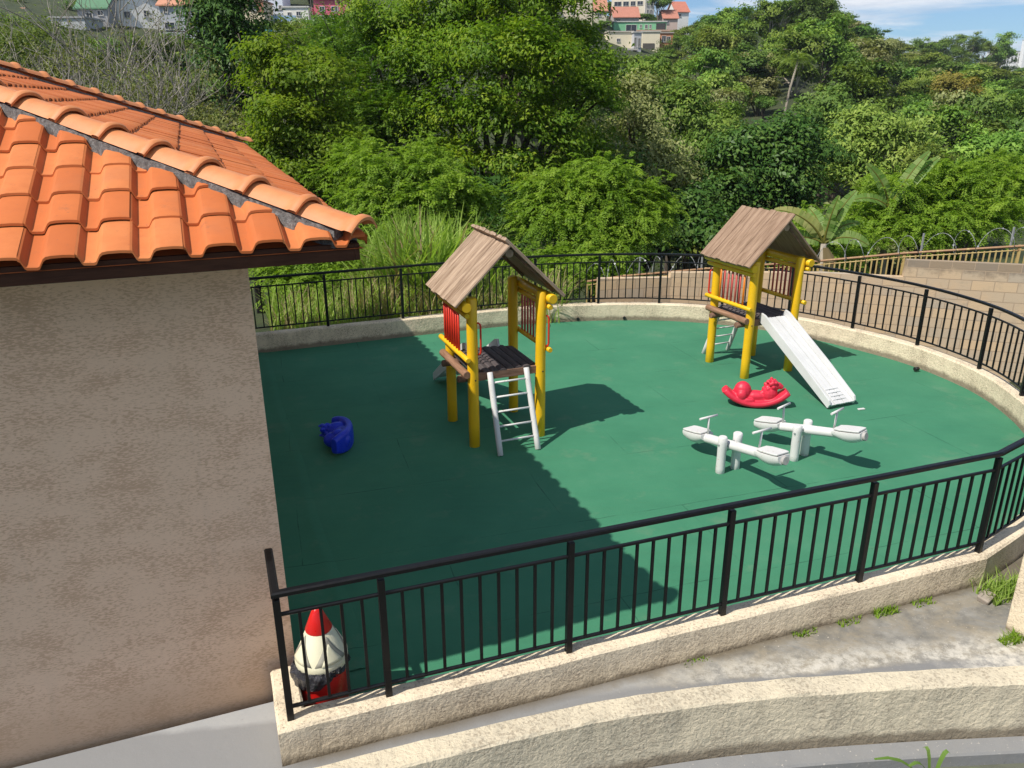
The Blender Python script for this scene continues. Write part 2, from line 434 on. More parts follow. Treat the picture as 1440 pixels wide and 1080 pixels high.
    br.inputs['Mortar'].default_value = (0.24, 0.18, 0.13, 1); br.inputs['Bias'].default_value = -0.1
    nt.links.new(uv.outputs[0], br.inputs['Vector'])
    n1 = noise(nt, uv.outputs[0], 0.9, 6, 0.65)
    col = mix(nt, ramp(nt, [(0.46, 0.0), (0.66, 0.6)], n1), br.outputs['Color'], (0.62, 0.43, 0.25))
    n2 = noise(nt, uv.outputs[0], 3.1, 6, 0.7)
    col = mix(nt, ramp(nt, [(0.55, 0.0), (0.75, 0.5)], n2), col, (0.25, 0.215, 0.165))
    sx = nt.nodes.new('ShaderNodeSeparateXYZ'); nt.links.new(uv.outputs[0], sx.inputs[0])
    # soot-dark weathering along the top courses
    top = ramp(nt, [(0.92, 0.0), (1.20, 0.65)], math_(nt, 'ADD', math_(nt, 'MULTIPLY', sx.outputs[1], 0.62), math_(nt, 'MULTIPLY', noise(nt, uv.outputs[0], 1.8, 5, 0.7), 0.45)))
    col = mix(nt, top, col, (0.17, 0.135, 0.10))
    mm = mix(nt, br.outputs['Fac'], col, (0.41, 0.305, 0.205))
    nt.links.new(mm, b.inputs['Base Color']); b.inputs['Roughness'].default_value = 0.95
    h = math_(nt, 'SUBTRACT', math_(nt, 'MULTIPLY', noise(nt, uv.outputs[0], 30, 4), 0.5), br.outputs['Fac'])
    bump(nt, b, h, 0.6, 0.012)
    MAT['block'] = m
    MAT['ochre'] = paint('ochre_fence_paint', (0.50, 0.37, 0.14), 0.55, 0.20, (0.22, 0.09, 0.04), 9)
    MAT['rust'] = paint('rusty_rail_paint', (0.36, 0.20, 0.10), 0.6, 0.2, (0.5, 0.38, 0.16), 7)
    m, nt, b, o = newmat('razor_wire_steel')
    b.inputs['Base Color'].default_value = (0.34, 0.35, 0.35, 1); b.inputs['Metallic'].default_value = 0.3; b.inputs['Roughness'].default_value = 0.55
    MAT['wire'] = m
    m, nt, b, o = newmat('dark_hole'); b.inputs['Base Color'].default_value = (0.012, 0.012, 0.012, 1); MAT['hole'] = m
    # bark
    def bark(name, c0, c1):
        m, nt, b, o = newmat(name); v = coords(nt, (1, 1, 0.35)); a = noise(nt, v, 9, 6, 0.7)
        nt.links.new(ramp(nt, [(0.35, c0), (0.65, c1)], a), b.inputs['Base Color']); b.inputs['Roughness'].default_value = 0.95
        bump(nt, b, a, 0.7, 0.02); return m
    MAT['bark'] = bark('bark', (0.045, 0.034, 0.025), (0.12, 0.095, 0.07))
    MAT['greybark'] = bark('grey_bark', (0.20, 0.18, 0.15), (0.42, 0.38, 0.33))
    MAT['palebark'] = bark('pale_bark', (0.20, 0.17, 0.13), (0.38, 0.33, 0.26))
    # foliage
    def leaf(name, c0, c1, c2, trans=0.32, rough=0.5, var=0.0):
        m, nt, b, o = newmat(name)
        at = node(nt, 'ShaderNodeAttribute', attribute_name='tint')
        oi = nt.nodes.new('ShaderNodeObjectInfo')
        col = ramp(nt, [(0.0, c0), (0.5, c1), (1.0, c2)], at.outputs['Fac'])
        if var:
            hs = nt.nodes.new('ShaderNodeHueSaturation')
            nt.links.new(col, hs.inputs['Color'])
            nt.links.new(math_(nt, 'MULTIPLY_ADD', oi.outputs['Random'], 0.030, 0.472), hs.inputs['Hue'])
            nt.links.new(math_(nt, 'MULTIPLY_ADD', oi.outputs['Random'], var, 1 - var / 2), hs.inputs['Value'])
            col = hs.outputs[0]
        nt.links.new(col, b.inputs['Base Color']); b.inputs['Roughness'].default_value = rough
        b.inputs['Specular IOR Level'].default_value = 0.16
        tr = nt.nodes.new('ShaderNodeBsdfTranslucent')
        bright = nt.nodes.new('ShaderNodeMix'); bright.data_type = 'RGBA'; bright.blend_type = 'MULTIPLY'; bright.inputs[0].default_value = 1.0
        nt.links.new(col, bright.inputs[6]); bright.inputs[7].default_value = (1.5, 1.6, 0.7, 1)
        nt.links.new(bright.outputs[2], tr.inputs['Color'])
        mx = nt.nodes.new('ShaderNodeMixShader'); mx.inputs[0].default_value = trans
        nt.links.new(b.outputs[0], mx.inputs[1]); nt.links.new(tr.outputs[0], mx.inputs[2]); nt.links.new(mx.outputs[0], o.inputs[0])
        return m
    MAT['leaf_olive'] = leaf('leaf_olive', (0.065, 0.140, 0.007), (0.126, 0.224, 0.013), (0.239, 0.319, 0.022))
    MAT['leaf_fern'] = leaf('leaf_fern', (0.065, 0.146, 0.014), (0.113, 0.216, 0.022), (0.189, 0.276, 0.031))
    MAT['leaf_bright'] = leaf('leaf_bright', (0.120, 0.218, 0.019), (0.184, 0.298, 0.029), (0.268, 0.383, 0.045), 0.4)
    MAT['leaf_dark'] = leaf('leaf_dark', (0.032, 0.083, 0.016), (0.060, 0.133, 0.024), (0.122, 0.208, 0.041), 0.2, 0.42)
    MAT['leaf_grey'] = leaf('leaf_grey', (0.165, 0.198, 0.062), (0.261, 0.290, 0.107), (0.384, 0.396, 0.168), 0.28)
    MAT['leaf_scrub'] = leaf('leaf_scrub', (0.092, 0.118, 0.030), (0.155, 0.181, 0.051), (0.246, 0.248, 0.081), 0.25)
    MAT['leaf_lime'] = leaf('leaf_lime', (0.092, 0.165, 0.010), (0.147, 0.227, 0.015), (0.220, 0.277, 0.025), 0.38)
    MAT['leaf_yellow'] = leaf('leaf_yellow', (0.172, 0.165, 0.033), (0.252, 0.220, 0.047), (0.355, 0.286, 0.075), 0.3)
    MAT['w_dark'] = leaf('wood_leaf_dark', (0.052, 0.119, 0.022), (0.096, 0.185, 0.034), (0.172, 0.264, 0.054), 0.22, 0.5, 0.75)
    MAT['w_mid'] = leaf('wood_leaf_mid', (0.069, 0.145, 0.023), (0.125, 0.224, 0.035), (0.214, 0.316, 0.057), 0.25, 0.5, 0.75)
    MAT['w_olive'] = leaf('wood_leaf_olive', (0.099, 0.167, 0.028), (0.168, 0.244, 0.042), (0.261, 0.327, 0.071), 0.25, 0.5, 0.7)
    MAT['w_pale'] = leaf('wood_leaf_pale', (0.151, 0.185, 0.067), (0.227, 0.257, 0.101), (0.323, 0.337, 0.146), 0.25, 0.5, 0.4)
    MAT['grassblade'] = leaf('grass_blade', (0.18, 0.29, 0.045), (0.26, 0.38, 0.07), (0.37, 0.46, 0.12), 0.4)
    MAT['straw'] = leaf('dry_blade', (0.25, 0.19, 0.10), (0.34, 0.27, 0.15), (0.42, 0.33, 0.20), 0.3)
    MAT['banana'] = leaf('banana_leaf', (0.12, 0.22, 0.045), (0.18, 0.29, 0.07), (0.28, 0.36, 0.12), 0.4, 0.4)
    MAT['banana_dry'] = leaf('banana_leaf_yellowing', (0.34, 0.36, 0.10), (0.46, 0.44, 0.16), (0.20, 0.27, 0.07), 0.35, 0.5)
def flat(name, col, rough=0.8, sc=3.0, amt=0.25):
    if name in MAT: return MAT[name]
    m, nt, b, o = newmat(name); v = coords(nt)
    a = noise(nt, coords(nt, (1, 1, 0.6)), sc, 6, 0.7)
    nt.links.new(mix(nt, ramp(nt, [(0.45, 0.0), (0.75, amt * 2)], a), col, tuple(x * 0.7 for x in col)), b.inputs['Base Color'])
    b.inputs['Roughness'].default_value = rough; MAT[name] = m; return m
mk_materials()

# ------------------------------------------------------------------ camera, light, sky
CAMZ = 4.546; PITCH = 0.34985; ROLL = -0.00569
fw = Vector((0, math.cos(PITCH), -math.sin(PITCH))); up0 = Vector((0, math.sin(PITCH), math.cos(PITCH))); rt0 = Vector((1, 0, 0))
rt = rt0 * math.cos(ROLL) + up0 * math.sin(ROLL); up = -rt0 * math.sin(ROLL) + up0 * math.cos(ROLL)
cam = bpy.data.cameras.new('camera'); cam.sensor_width = 36; cam.lens = 36 * 1110 / 1440; cam.clip_start = 0.1; cam.clip_end = 4000
co = bpy.data.objects.new('camera', cam); COL.objects.link(co)
M = Matrix.Identity(4)
for i, a in enumerate((rt, up, -fw)):
    for k in range(3): M[k][i] = a[k]
M.translation = (0, 0, CAMZ); co.matrix_world = M; scene.camera = co

SUN = Vector((-2.41, -1.66, 3.78)).normalized()       # towards the sun
sl = bpy.data.lights.new('sun', 'SUN'); sl.energy = 4.9; sl.angle = R(0.53); sl.color = (1.0, 0.945, 0.86)
so = bpy.data.objects.new('sun', sl); COL.objects.link(so)
so.rotation_euler = SUN.to_track_quat('Z', 'Y').to_euler(); so.location = (-10, -8, 20)
w = bpy.data.worlds.new('World'); scene.world = w; w.use_nodes = True
nt = w.node_tree
for n in list(nt.nodes): nt.nodes.remove(n)
sky = nt.nodes.new('ShaderNodeTexSky'); sky.sky_type = 'NISHITA'; sky.sun_disc = False
sky.sun_elevation = math.asin(SUN.z); sky.sun_rotation = math.atan2(SUN.x, SUN.y); sky.air_density = 1.0; sky.dust_density = 0.1; sky.ozone_density = 3.0
bg = nt.nodes.new('ShaderNodeBackground'); bg.inputs[1].default_value = 0.10
wo = nt.nodes.new('ShaderNodeOutputWorld')
tc = nt.nodes.new('ShaderNodeTexCoord'); sp = nt.nodes.new('ShaderNodeSeparateXYZ'); nt.links.new(tc.outputs['Generated'], sp.inputs[0])
zz = math_(nt, 'ADD', math_(nt, 'MAXIMUM', sp.outputs[2], 0.0), 0.06)
cb = nt.nodes.new('ShaderNodeCombineXYZ')
nt.links.new(math_(nt, 'DIVIDE', sp.outputs[0], zz), cb.inputs[0]); nt.links.new(math_(nt, 'DIVIDE', sp.outputs[1], zz), cb.inputs[1])
cl = noise(nt, cb.outputs[0], 0.55, 8, 0.60, 0.5)
cf = ramp(nt, [(0.44, 0.0), (0.55, 0.55), (0.66, 0.9)], cl)
shade = noise(nt, cb.outputs[0], 1.3, 6, 0.6)
cc = ramp(nt, [(0.35, (5.6, 6.2, 7.4)), (0.6, (8.6, 8.8, 9.2))], shade)
low_ = ramp(nt, [(0.0, (0.50, 0.70, 1.0)), (0.16, (0.72, 0.85, 1.0)), (0.45, (1.0, 1.0, 1.0))], sp.outputs[2])
skyc = mix(nt, 1.0, sky.outputs[0], low_, 'MULTIPLY')
nt.links.new(mix(nt, cf, skyc, cc), bg.inputs[0]); nt.links.new(bg.outputs[0], wo.inputs[0])
scene.view_settings.view_transform = 'Standard'; scene.view_settings.look = 'None'; scene.view_settings.gamma = 1.0
scene.view_settings.exposure = 0.14
cy = scene.cycles
cy.max_bounces = 6; cy.diffuse_bounces = 3; cy.glossy_bounces = 2; cy.transmission_bounces = 3; cy.transparent_max_bounces = 4
cy.use_denoising = True
try: cy.denoiser = 'OPENIMAGEDENOISE'
except Exception: pass
cy.sample_clamp_indirect = 6.0

# ------------------------------------------------------------------ terrain
A0 = R(21.3); U = Vector((math.cos(A0), math.sin(A0))); V = Vector((-math.sin(A0), math.cos(A0)))
def lerp_tab(tab, x):
    if x <= tab[0][0]: return tab[0][1]
    for (a, b), (c, d) in zip(tab, tab[1:]):
        if x <= c: return b + (d - b) * (x - a) / (c - a)
    return tab[-1][1]
RIDGE = [(-0.8, 0.145), (-0.3, 0.13), (0.05, 0.115), (0.13, 0.080), (0.18, 0.055), (0.26, 0.062), (0.34, 0.080), (0.40, 0.046), (0.46, 0.024), (0.52, 0.010), (0.62, 0.000), (0.8, -0.01)]
def sstep(a, b, x):
    t = min(1, max(0, (x - a) / (b - a))); return t * t * (3 - 2 * t)
def ground_z(x, y):
    r = math.hypot(x, y)
    az = x / max(y, 1e-3) if y > 1 else (5 if x > 0 else -5)
    az = max(-0.8, min(0.8, az))
    ridge = lerp_tab(RIDGE, az) * 235 + 4.5
    base = -0.12 - 1.05 * sstep(1.2, 3.4, x) * (1 - sstep(17.5, 22, y))
    if y > 16.6:
        base = base - 5.9 * sstep(16.6, 34, y) if r < 60 else -6.0
    t = min(1, max(0, (r - 46) / 190.0))
    h = base + (ridge + 6.0) * (t ** 0.95) if r > 46 else base
    h += 0.9 * math.sin(x * 0.09 + 1.3) * math.sin(y * 0.07) * sstep(40, 80, r)
    return h
def K(v): return math.tan(math.atan((540 - v) / 1110.0) - PITCH)
def PX(u, y): return y * (u - 720) / 1182.0

mb = MB()
xs = []; 
rs = [0, 3, 8, 12, 15, 17, 19, 22, 25, 28, 31, 35, 40, 46, 54, 64, 76, 90, 105, 125, 145, 170, 195, 220, 245, 280, 340, 420, 520, 640]
na = 96; vs = []; fs = []
for i, r in enumerate(rs):
    for k in range(na):
        a = 2 * PI * k / na
        x, y = r * math.cos(a), r * math.sin(a)
        z = ground_z(x, y) if y > 0 and r < 300 else (ground_z(x * 290 / r, y * 290 / r) if y > 0 else -0.30 - (0 if r < 40 else 4 * sstep(40, 200, r)))
        if r > 420: z = z - 14 * sstep(420, 640, r)
        if r < 9: z = -0.42
        elif r < 16 and x > 2 and y > 3: z = -1.2
        elif r < 14: z = -0.42
        vs.append((x, y, z))
for i in range(len(rs) - 1):
    for k in range(na):
        k2 = (k + 1) % na
        if i == 0: 
            fs.append((k, na + k, na + k2))
        else: fs.append((i * na + k, (i + 1) * na + k, (i + 1) * na + k2, i * na + k2))
mb.add(vs, fs, 0, True)
tag(mb.build('ground', MAT['soil']), kind='structure')

# ------------------------------------------------------------------ playground outline
FRONT = [(-1.60, 4.50), (-0.93, 4.735), (0.44, 5.21), (1.79, 5.685), (3.16, 6.16), (4.52, 6.64)]
CURVE = [(4.52, 6.64), (5.66, 7.50), (6.58, 8.52), (7.17, 9.66), (7.50, 10.85), (7.55, 12.06), (7.18, 13.36), (6.48, 14.46), (5.58, 15.42), (4.42, 16.13), (3.16, 16.48), (1.86, 16.50), (0.50, 16.30), (-0.85, 15.86), (-2.18, 15.36), (-3.57, 14.82), (-4.95, 14.28)]
cpts = catmull([(x, y, 0) for x, y in CURVE], 6)
RETURN = (-1.80, 5.04)
path_all = [Vector((*RETURN, 0))] + [Vector((x, y, 0)) for x, y in FRONT[:-1]] + cpts
ZC = 0.36
# floor: one sheet, lifted a little along the house wall where the rubber curls up
Cc = Vector((-1.74, 5.16))                     # house corner nearest the camera
far = Cc + V * 9.8
poly = [p for p in path_all[1:]] + [Vector((far.x - 0.3, far.y + 0.2, 0))]
bm = bmesh.new()
bvs = [bm.verts.new((p.x, p.y, 0)) for p in poly] + [bm.verts.new((Cc.x - 0.1, Cc.y, 0))]
f = bm.faces.new(bvs)
if f.normal.z < 0: f.normal_flip()
ext = []
me = bpy.data.meshes.new('rubber_floor'); 
bmesh.ops.triangulate(bm, faces=bm.faces[:])
bm.to_mesh(me); bm.free(); me.materials.append(MAT['rubber'])
fo = bpy.data.objects.new('playground_floor', me); COL.objects.link(fo); tag(fo, kind='structure')
# raised fold of the rubber along the wall: the floor covering runs up over a shallow fillet
mb = MB()
fold = [Cc + V * t + U * (0.50 + 0.02 * math.sin(t * 1.7)) for t in [0.1 + 0.35 * k for k in range(28)]]
prof = [(0.10, 0.0035), (0.03, 0.012), (0.0, 0.016), (-0.03, 0.013), (-0.12, 0.008), (-0.62, 0.035)]
sweep([(p.x, p.y, 0) for p in fold], prof, mb, closed_prof=False, smooth=True)
tag(mb.build('rubber_skirting', MAT['rubber']), 'green rubber strip curling up along the foot of the house wall', 'floor strip', kind='structure')

# kerb wall with chamfered, slightly uneven edges
def kerb_profile():
    return [(0.105, -1.3), (0.10, ZC - 0.02), (0.082, ZC), (-0.082, ZC), (-0.10, ZC - 0.02), (-0.105, -1.3)]
mb = MB()
rng = random.Random(3)
dense = []
for a, b in zip(path_all, path_all[1:]):
    n = max(1, int((b - a).length / 0.18))
    for k in range(n): dense.append(a + (b - a) * (k / n))
dense.append(path_all[-1])
kp = kerb_profile(); nv = len(kp)
sweep([(p.x, p.y, 0) for p in dense], kp, mb)
for i in range(len(dense)):
    for k in range(1, nv - 1):
        x, y, z = mb.v[i * nv + k]
        mb.v[i * nv + k] = (x + rng.uniform(-.004, .004), y + rng.uniform(-.004, .004), z + rng.uniform(-.005, .004))
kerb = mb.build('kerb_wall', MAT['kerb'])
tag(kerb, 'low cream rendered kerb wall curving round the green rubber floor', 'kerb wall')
for i, (hx, hy) in enumerate([(1.42, 16.36), (2.42, 16.42), (7.02, 12.96)]):
    mb = MB(); n = Vector((-0.02, -1, 0)) if i < 2 else Vector((-1, -0.35, 0)).normalized()
    c = Vector((hx, hy, 0.055))
    mb.tube([c - n * 0.05, c + n * 0.03], 0.034, 12)
    tag(mb.build('drain_hole', MAT['hole'], kerb))

# ------------------------------------------------------------------ black metal fence
fence = empty('metal_fence', (0, 0, 0), 0, 'black painted metal railing with upright bars standing on the cream kerb', 'railing')
ZR = ZC + 1.05
line = [Vector((*RETURN, 0))] + [Vector((x, y, 0)) for x, y in FRONT[:-1]] + cpts
def ring(w, h, z):
    return [(w, z - h * .6), (w, z + h * .6), (w * .6, z + h), (-w * .6, z + h), (-w, z + h * .6), (-w, z - h * .6), (-w * .6, z - h), (w * .6, z - h)]
mb = MB(); sweep(line, ring(0.030, 0.022, ZR), mb, smooth=False); mb.build('top_rail', MAT['black'], fence)
sub = line[1:]
mb = MB(); sweep(sub, ring(0.014, 0.013, ZR - 0.165), mb); mb.build('middle_rail', MAT['black'], fence)
mb = MB(); sweep(sub, ring(0.014, 0.013, ZC + 0.105), mb); mb.build('bottom_rail', MAT['black'], fence)
posts = FRONT[:-1] + CURVE
def rot_along(p, q): return math.atan2(q[1] - p[1], q[0] - p[0])
pm = MB(); pm.box((0, 0, 0.505 - 0.01), (0.025, 0.025, 0.515)); 
post0 = pm.build('post', MAT['black'], fence, bevel=0.004)
bmB = MB(); hb = (1.05 - 0.165 - 0.105) / 2; bmB.box((0, 0, 0), (0.0105, 0.0105, hb))
bal0 = None; items = []
for i, p in enumerate(posts):
    q = posts[min(i + 1, len(posts) - 1)]; pr = posts[max(i - 1, 0)]
    o = post0 if i == 0 else post0.copy()
    if i: COL.objects.link(o)
    o.parent = fence; o.location = (p[0], p[1], ZC); o.rotation_euler = (0, 0, rot_along(pr, q) if i else rot_along(p, q))
# bars: even spacing along every span of the real rail curve
def seg_points(a, b, n):
    # walk the rail polyline between two posts
    ia = min(range(len(sub)), key=lambda k: (sub[k] - Vector((a[0], a[1], 0))).length)
    ib = min(range(len(sub)), key=lambda k: (sub[k] - Vector((b[0], b[1], 0))).length)
    ps = sub[ia:ib + 1]
    L = [0]
    for u_, v_ in zip(ps, ps[1:]): L.append(L[-1] + (v_ - u_).length)
    out = []
    for k in range(1, n + 1):
        t = L[-1] * k / (n + 1)
        for j in range(len(ps) - 1):
            if L[j + 1] >= t - 1e-9:
                d = (ps[j + 1] - ps[j]); out.append((ps[j] + d * ((t - L[j]) / max(1e-9, d.length)), math.atan2(d.y, d.x))); break
    return out
for i in range(len(posts) - 1):
    d = math.hypot(posts[i + 1][0] - posts[i][0], posts[i + 1][1] - posts[i][1])
    n = max(3, round(d / 0.144) - 1)
    items += seg_points(posts[i], posts[i + 1], n)
def visible_rank(it):
    p, a = it
    az = p.x / p.y
    return (p.y if -0.36 < az < 0.61 else p.y + 100)
items.sort(key=visible_rank)
zb = ZC + 0.105 + hb
for k, (p, a) in enumerate(items[:100]):
    if k == 0: bal0 = bmB.build('baluster', MAT['black'], fence); o = bal0
    else: o = bal0.copy(); COL.objects.link(o)
    o.parent = fence; o.location = (p.x, p.y, zb); o.rotation_euler = (0, 0, a)
mb = MB()
for p, a in items[100:]: mb.box((p.x, p.y, zb), (0.0105, 0.0105, hb), a)
tag(mb.build('far_balusters', MAT['black'], fence), kind='stuff')

# ------------------------------------------------------------------ house with the tiled roof
house = empty('tiled_house', (Cc.x, Cc.y, 0), A0, 'beige stucco house with an orange clay tile hip roof beside the playground', 'house')
# local frame: x along the front wall (corner at 0, wall runs to -x), y into depth
ZE = 3.70; OV = 0.66; SL = 0.375; W_ = 10.5; D_ = 9.65
mb = MB(); mb.prism([(-W_, 0), (0, 0), (0, D_), (-W_, D_)], -0.4, ZE + 0.02); 
mb.build('wall', MAT['stucco'], house)
mb = MB()
b0, b1 = -OV + 0.045, D_ + OV - 0.045
mb.box((-W_ / 2, b0, ZE - 0.040), (W_ / 2 + OV - 0.06, 0.016, 0.052)); mb.box((OV - 0.045, D_ / 2, ZE - 0.040), (0.016, D_ / 2 + OV - 0.03, 0.052))
mb.box((-W_ / 2, b1, ZE - 0.040), (W_ / 2 + OV - 0.06, 0.016, 0.052))
mb.build('fascia', MAT['fascia'], house, bevel=0.004)
mb = MB()
mb.prism([(-W_ - OV + .06, b0 + .014), (OV - .062, b0 + .014), (OV - .062, b1 - .014), (-W_ - OV + .06, b1 - .014)], ZE - 0.085, ZE - 0.065)
mb.build('soffit', MAT['fascia'], house)

def tile_slope(length_u, rise_max, hipL, hipR, seed, umin=None, umax=None):
    """tiles in slope coordinates: u along eave, s up-slope (plan distance), returns verts (u, s, z), faces, tints"""
    rg = random.Random(seed)
    TW = 0.27; TR = 0.345
    cross = [(0.0, 0.053), (0.012, 0.046), (0.026, 0.012), (0.036, 0.003), (0.085, 0.0), (0.096, 0.004), (0.118, 0.042), (0.132, 0.053), (0.16, 0.057), (0.215, 0.058), (0.25, 0.056), (0.27, 0.053)]
    vs, fs, tint = [], [], []
    nrow = int(rise_max / TR) + 1
    ncol = int(length_u / TW) + 2
    for r in range(nrow):
        s0 = r * TR - 0.02; s1 = (r + 1) * TR + 0.03
        for c in range(-1, ncol):
            u0 = c * TW
            uu = [(u0 + a, h) for a, h in cross]
            L0, R0 = hipL(max(s0, 0)), hipR(max(s0, 0)); L1, R1 = hipL(s1), hipR(s1)
            if uu[-1][0] < min(L0, L1) or uu[0][0] > max(R0, R1): continue
            if umin is not None and uu[-1][0] < umin: continue
            t = rg.random(); dz = rg.uniform(-.004, .004); ds = rg.uniform(-.006, .006)
            b = len(vs)
            stations = [(s0 + ds, 0.020, -0.014), (s0 + ds, 0.021, 0), (s0 + ds + 0.012, 0.026, 0), (s0 + 0.12, 0.019, 0), (s1, 0.0, 0)]
            for s, lift, low in stations:
                lu, ru = hipL(max(s, 0)), hipR(max(s, 0))
                for a, h in uu:
                    vs.append((min(max(a, lu), ru), s, h * (1 - 0.04 * (s - s0) / TR) + lift + low + dz))
            n = len(uu)
            for j in range(len(stations) - 1):
                for i in range(n - 1):
                    q = (b + j * n + i, b + j * n + i + 1, b + (j + 1) * n + i + 1, b + (j + 1) * n + i)
                    if abs(vs[q[0]][0] - vs[q[1]][0]) + abs(vs[q[2]][0] - vs[q[3]][0]) < 1e-6: continue
                    fs.append(q); tint.append(t)
    return vs, fs, tint
def slope_mesh(name, parent, conv, args, base_poly):
    vs, fs, tint = tile_slope(*args)
    P = [conv(*v) for v in vs]
    nb = len(P)
    P += base_poly
    fs = fs + [tuple(range(nb, nb + len(base_poly)))]; tint.append(0.2)
    me = bpy.data.meshes.new(name); me.from_pydata(P, [], fs)
    at = me.attributes.new('tint', 'FLOAT', 'FACE'); at.data.foreach_set('value', tint)
    me.polygons.foreach_set('use_smooth', [True] * len(fs)); me.materials.append(MAT['tile'])
    o = bpy.data.objects.new(name, me); COL.objects.link(o); o.parent = parent
    es = o.modifiers.new('edge', 'EDGE_SPLIT'); es.split_angle = R(28)
    return o
HD = (D_ + 2 * OV) / 2                                   # plan run from eave to ridge
# front slope: u measured from the right hip corner leftwards is mirrored so that tiles run to -x
EW = W_ + 2 * OV
roof_parts = []
zt = ZE + 0.0
def conv_front(u, s, h):  # u from left end
    return (-W_ - OV + u, -OV + s, zt + SL * s + h)
roof = slope_mesh('roof', house, conv_front, (EW, HD, (lambda s: s), (lambda s: EW - s), 5, EW - 7.5),
                  [(-W_ - OV, -OV + .02, zt - .02), (OV, -OV + .02, zt - .02), (OV - HD, -OV + HD, zt + SL * HD - .02), (-W_ - OV + HD, -OV + HD, zt + SL * HD - .02)])
DW = D_ + 2 * OV
def conv_right(u, s, h):
    return (OV - s, -OV + u, zt + SL * s + h)
ro2 = slope_mesh('roof_slope', roof, conv_right, (DW, HD, (lambda s: s), (lambda s: DW - s), 6),
                 [(OV - .02, -OV, zt - .02), (OV - .02, DW - OV, zt - .02), (OV - HD, -OV + HD, zt + SL * HD - .02)])
mb = MB()
mb.add([(-W_ - OV, DW - OV, zt - .02), (OV, DW - OV, zt - .02), (OV - HD, -OV + HD, zt + SL * HD - .02), (-W_ - OV + HD, -OV + HD, zt + SL * HD - .02)], [(0, 1, 2, 3)])
mb.add([(-W_ - OV, -OV, zt - .02), (-W_ - OV, DW - OV, zt - .02), (-W_ - OV + HD, -OV + HD, zt + SL * HD - .02)], [(0, 1, 2)])
mb.build('back_slope', MAT['tile'], roof)
# hip caps
def hip_caps(p0, p1, name):
    p0 = Vector(p0); p1 = Vector(p1); d = p1 - p0; L = d.length; d.normalize()
    side = d.cross(Vector((0, 0, 1))).normalized(); nrm = side.cross(d).normalized()
    mb = MB(); step = 0.40; n = int(L / step)
    rg = random.Random(9)
    for k in range(n):
        t0 = k * step - 0.06; t1 = (k + 1) * step + 0.03
        st = [(t0, 1.12, 0.022), (t0 + 0.015, 1.16, 0.027), (t0 + 0.05, 1.14, 0.024), (t0 + 0.08, 1.01, 0.010), (t0 + 0.12, 1.0, 0.008), (t1, 0.90, 0.0)]
        vs = []; m = 11; j = rg.uniform(-.006, .006)
        for t, sc, lift in st:
            for i in range(m):
                x = -1 + 2 * i / (m - 1)
                # barrel with a flatter crown and small shoulders
                hgt = 0.078 * (1 - abs(x) ** 2.4) + (0.008 if abs(x) > 0.85 else 0)
                vs.append(p0 + d * t + side * (x * 0.125 * sc + j) + nrm * (hgt * sc + lift + 0.035))
        fs = []
        for a in range(len(st) - 1):
            for i in range(m - 1): fs.append((a * m + i, a * m + i + 1, (a + 1) * m + i + 1, (a + 1) * m + i))
        mb.add(vs, fs, 0, True)
        # thickness of the lower lip
        b = len(mb.v) - len(vs)
        low = [vs[i] - nrm * 0.02 for i in range(m)]
        mb.add([vs[i] for i in range(m)] + low, [(i, m + i, m + i + 1, i + 1) for i in range(m - 1)], 0)
    o = mb.build(name, MAT['cap'], roof)
    return o
e = 0.02
hip_caps((OV - 0.05, -OV + 0.05, zt + 0.046), (OV - HD, -OV + HD, zt + SL * HD + 0.028), 'hip_tiles')
hip_caps((OV + 0.04, DW - OV + 0.04, zt + 0.035), (OV - HD, -OV + HD, zt + SL * HD + 0.05), 'hip_tiles')
hip_caps((OV - HD + .2, -OV + HD, zt + SL * HD + 0.05), (-W_ - OV + HD, -OV + HD, zt + SL * HD + 0.05), 'ridge_tiles')
# mortar bedding under the hip tiles
def mortar(p0, p1):
    p0 = Vector(p0); p1 = Vector(p1); d = p1 - p0; L = d.length; d.normalize()
    side = d.cross(Vector((0, 0, 1))).normalized()
    mb = MB(); rg = random.Random(4); n = int(L / 0.05); vs = []
    for k in range(n + 1):
        c = p0 + d * (L * k / n)
        wdt = 0.128 + rg.uniform(-.010, .010)
        for sx, dz in ((-1, -0.035), (-0.9, 0.02), (0.9, 0.02), (1, -0.035)):
            vs.append(c + side * (sx * (wdt + rg.uniform(-.006, .006))) + Vector((0, 0, dz + rg.uniform(-.006, .006) - (0.055 if abs(sx) == 1 else 0))))
    fs = []
    for k in range(n):
        for i in range(3): fs.append((k * 4 + i, k * 4 + i + 1, k * 4 + i + 5, k * 4 + i + 4))
    fs.append((0, 1, 2, 3))
    mb.add(vs, fs, 0)
    return mb.build('mortar_bed', MAT['mortar'], roof)
mortar((OV - 0.10, -OV + 0.10, zt + 0.082), (OV - HD, -OV + HD, zt + SL * HD + 0.046))
mortar((OV + 0.0, DW - OV, zt + 0.04), (OV - HD, -OV + HD, zt + SL * HD + 0.05))

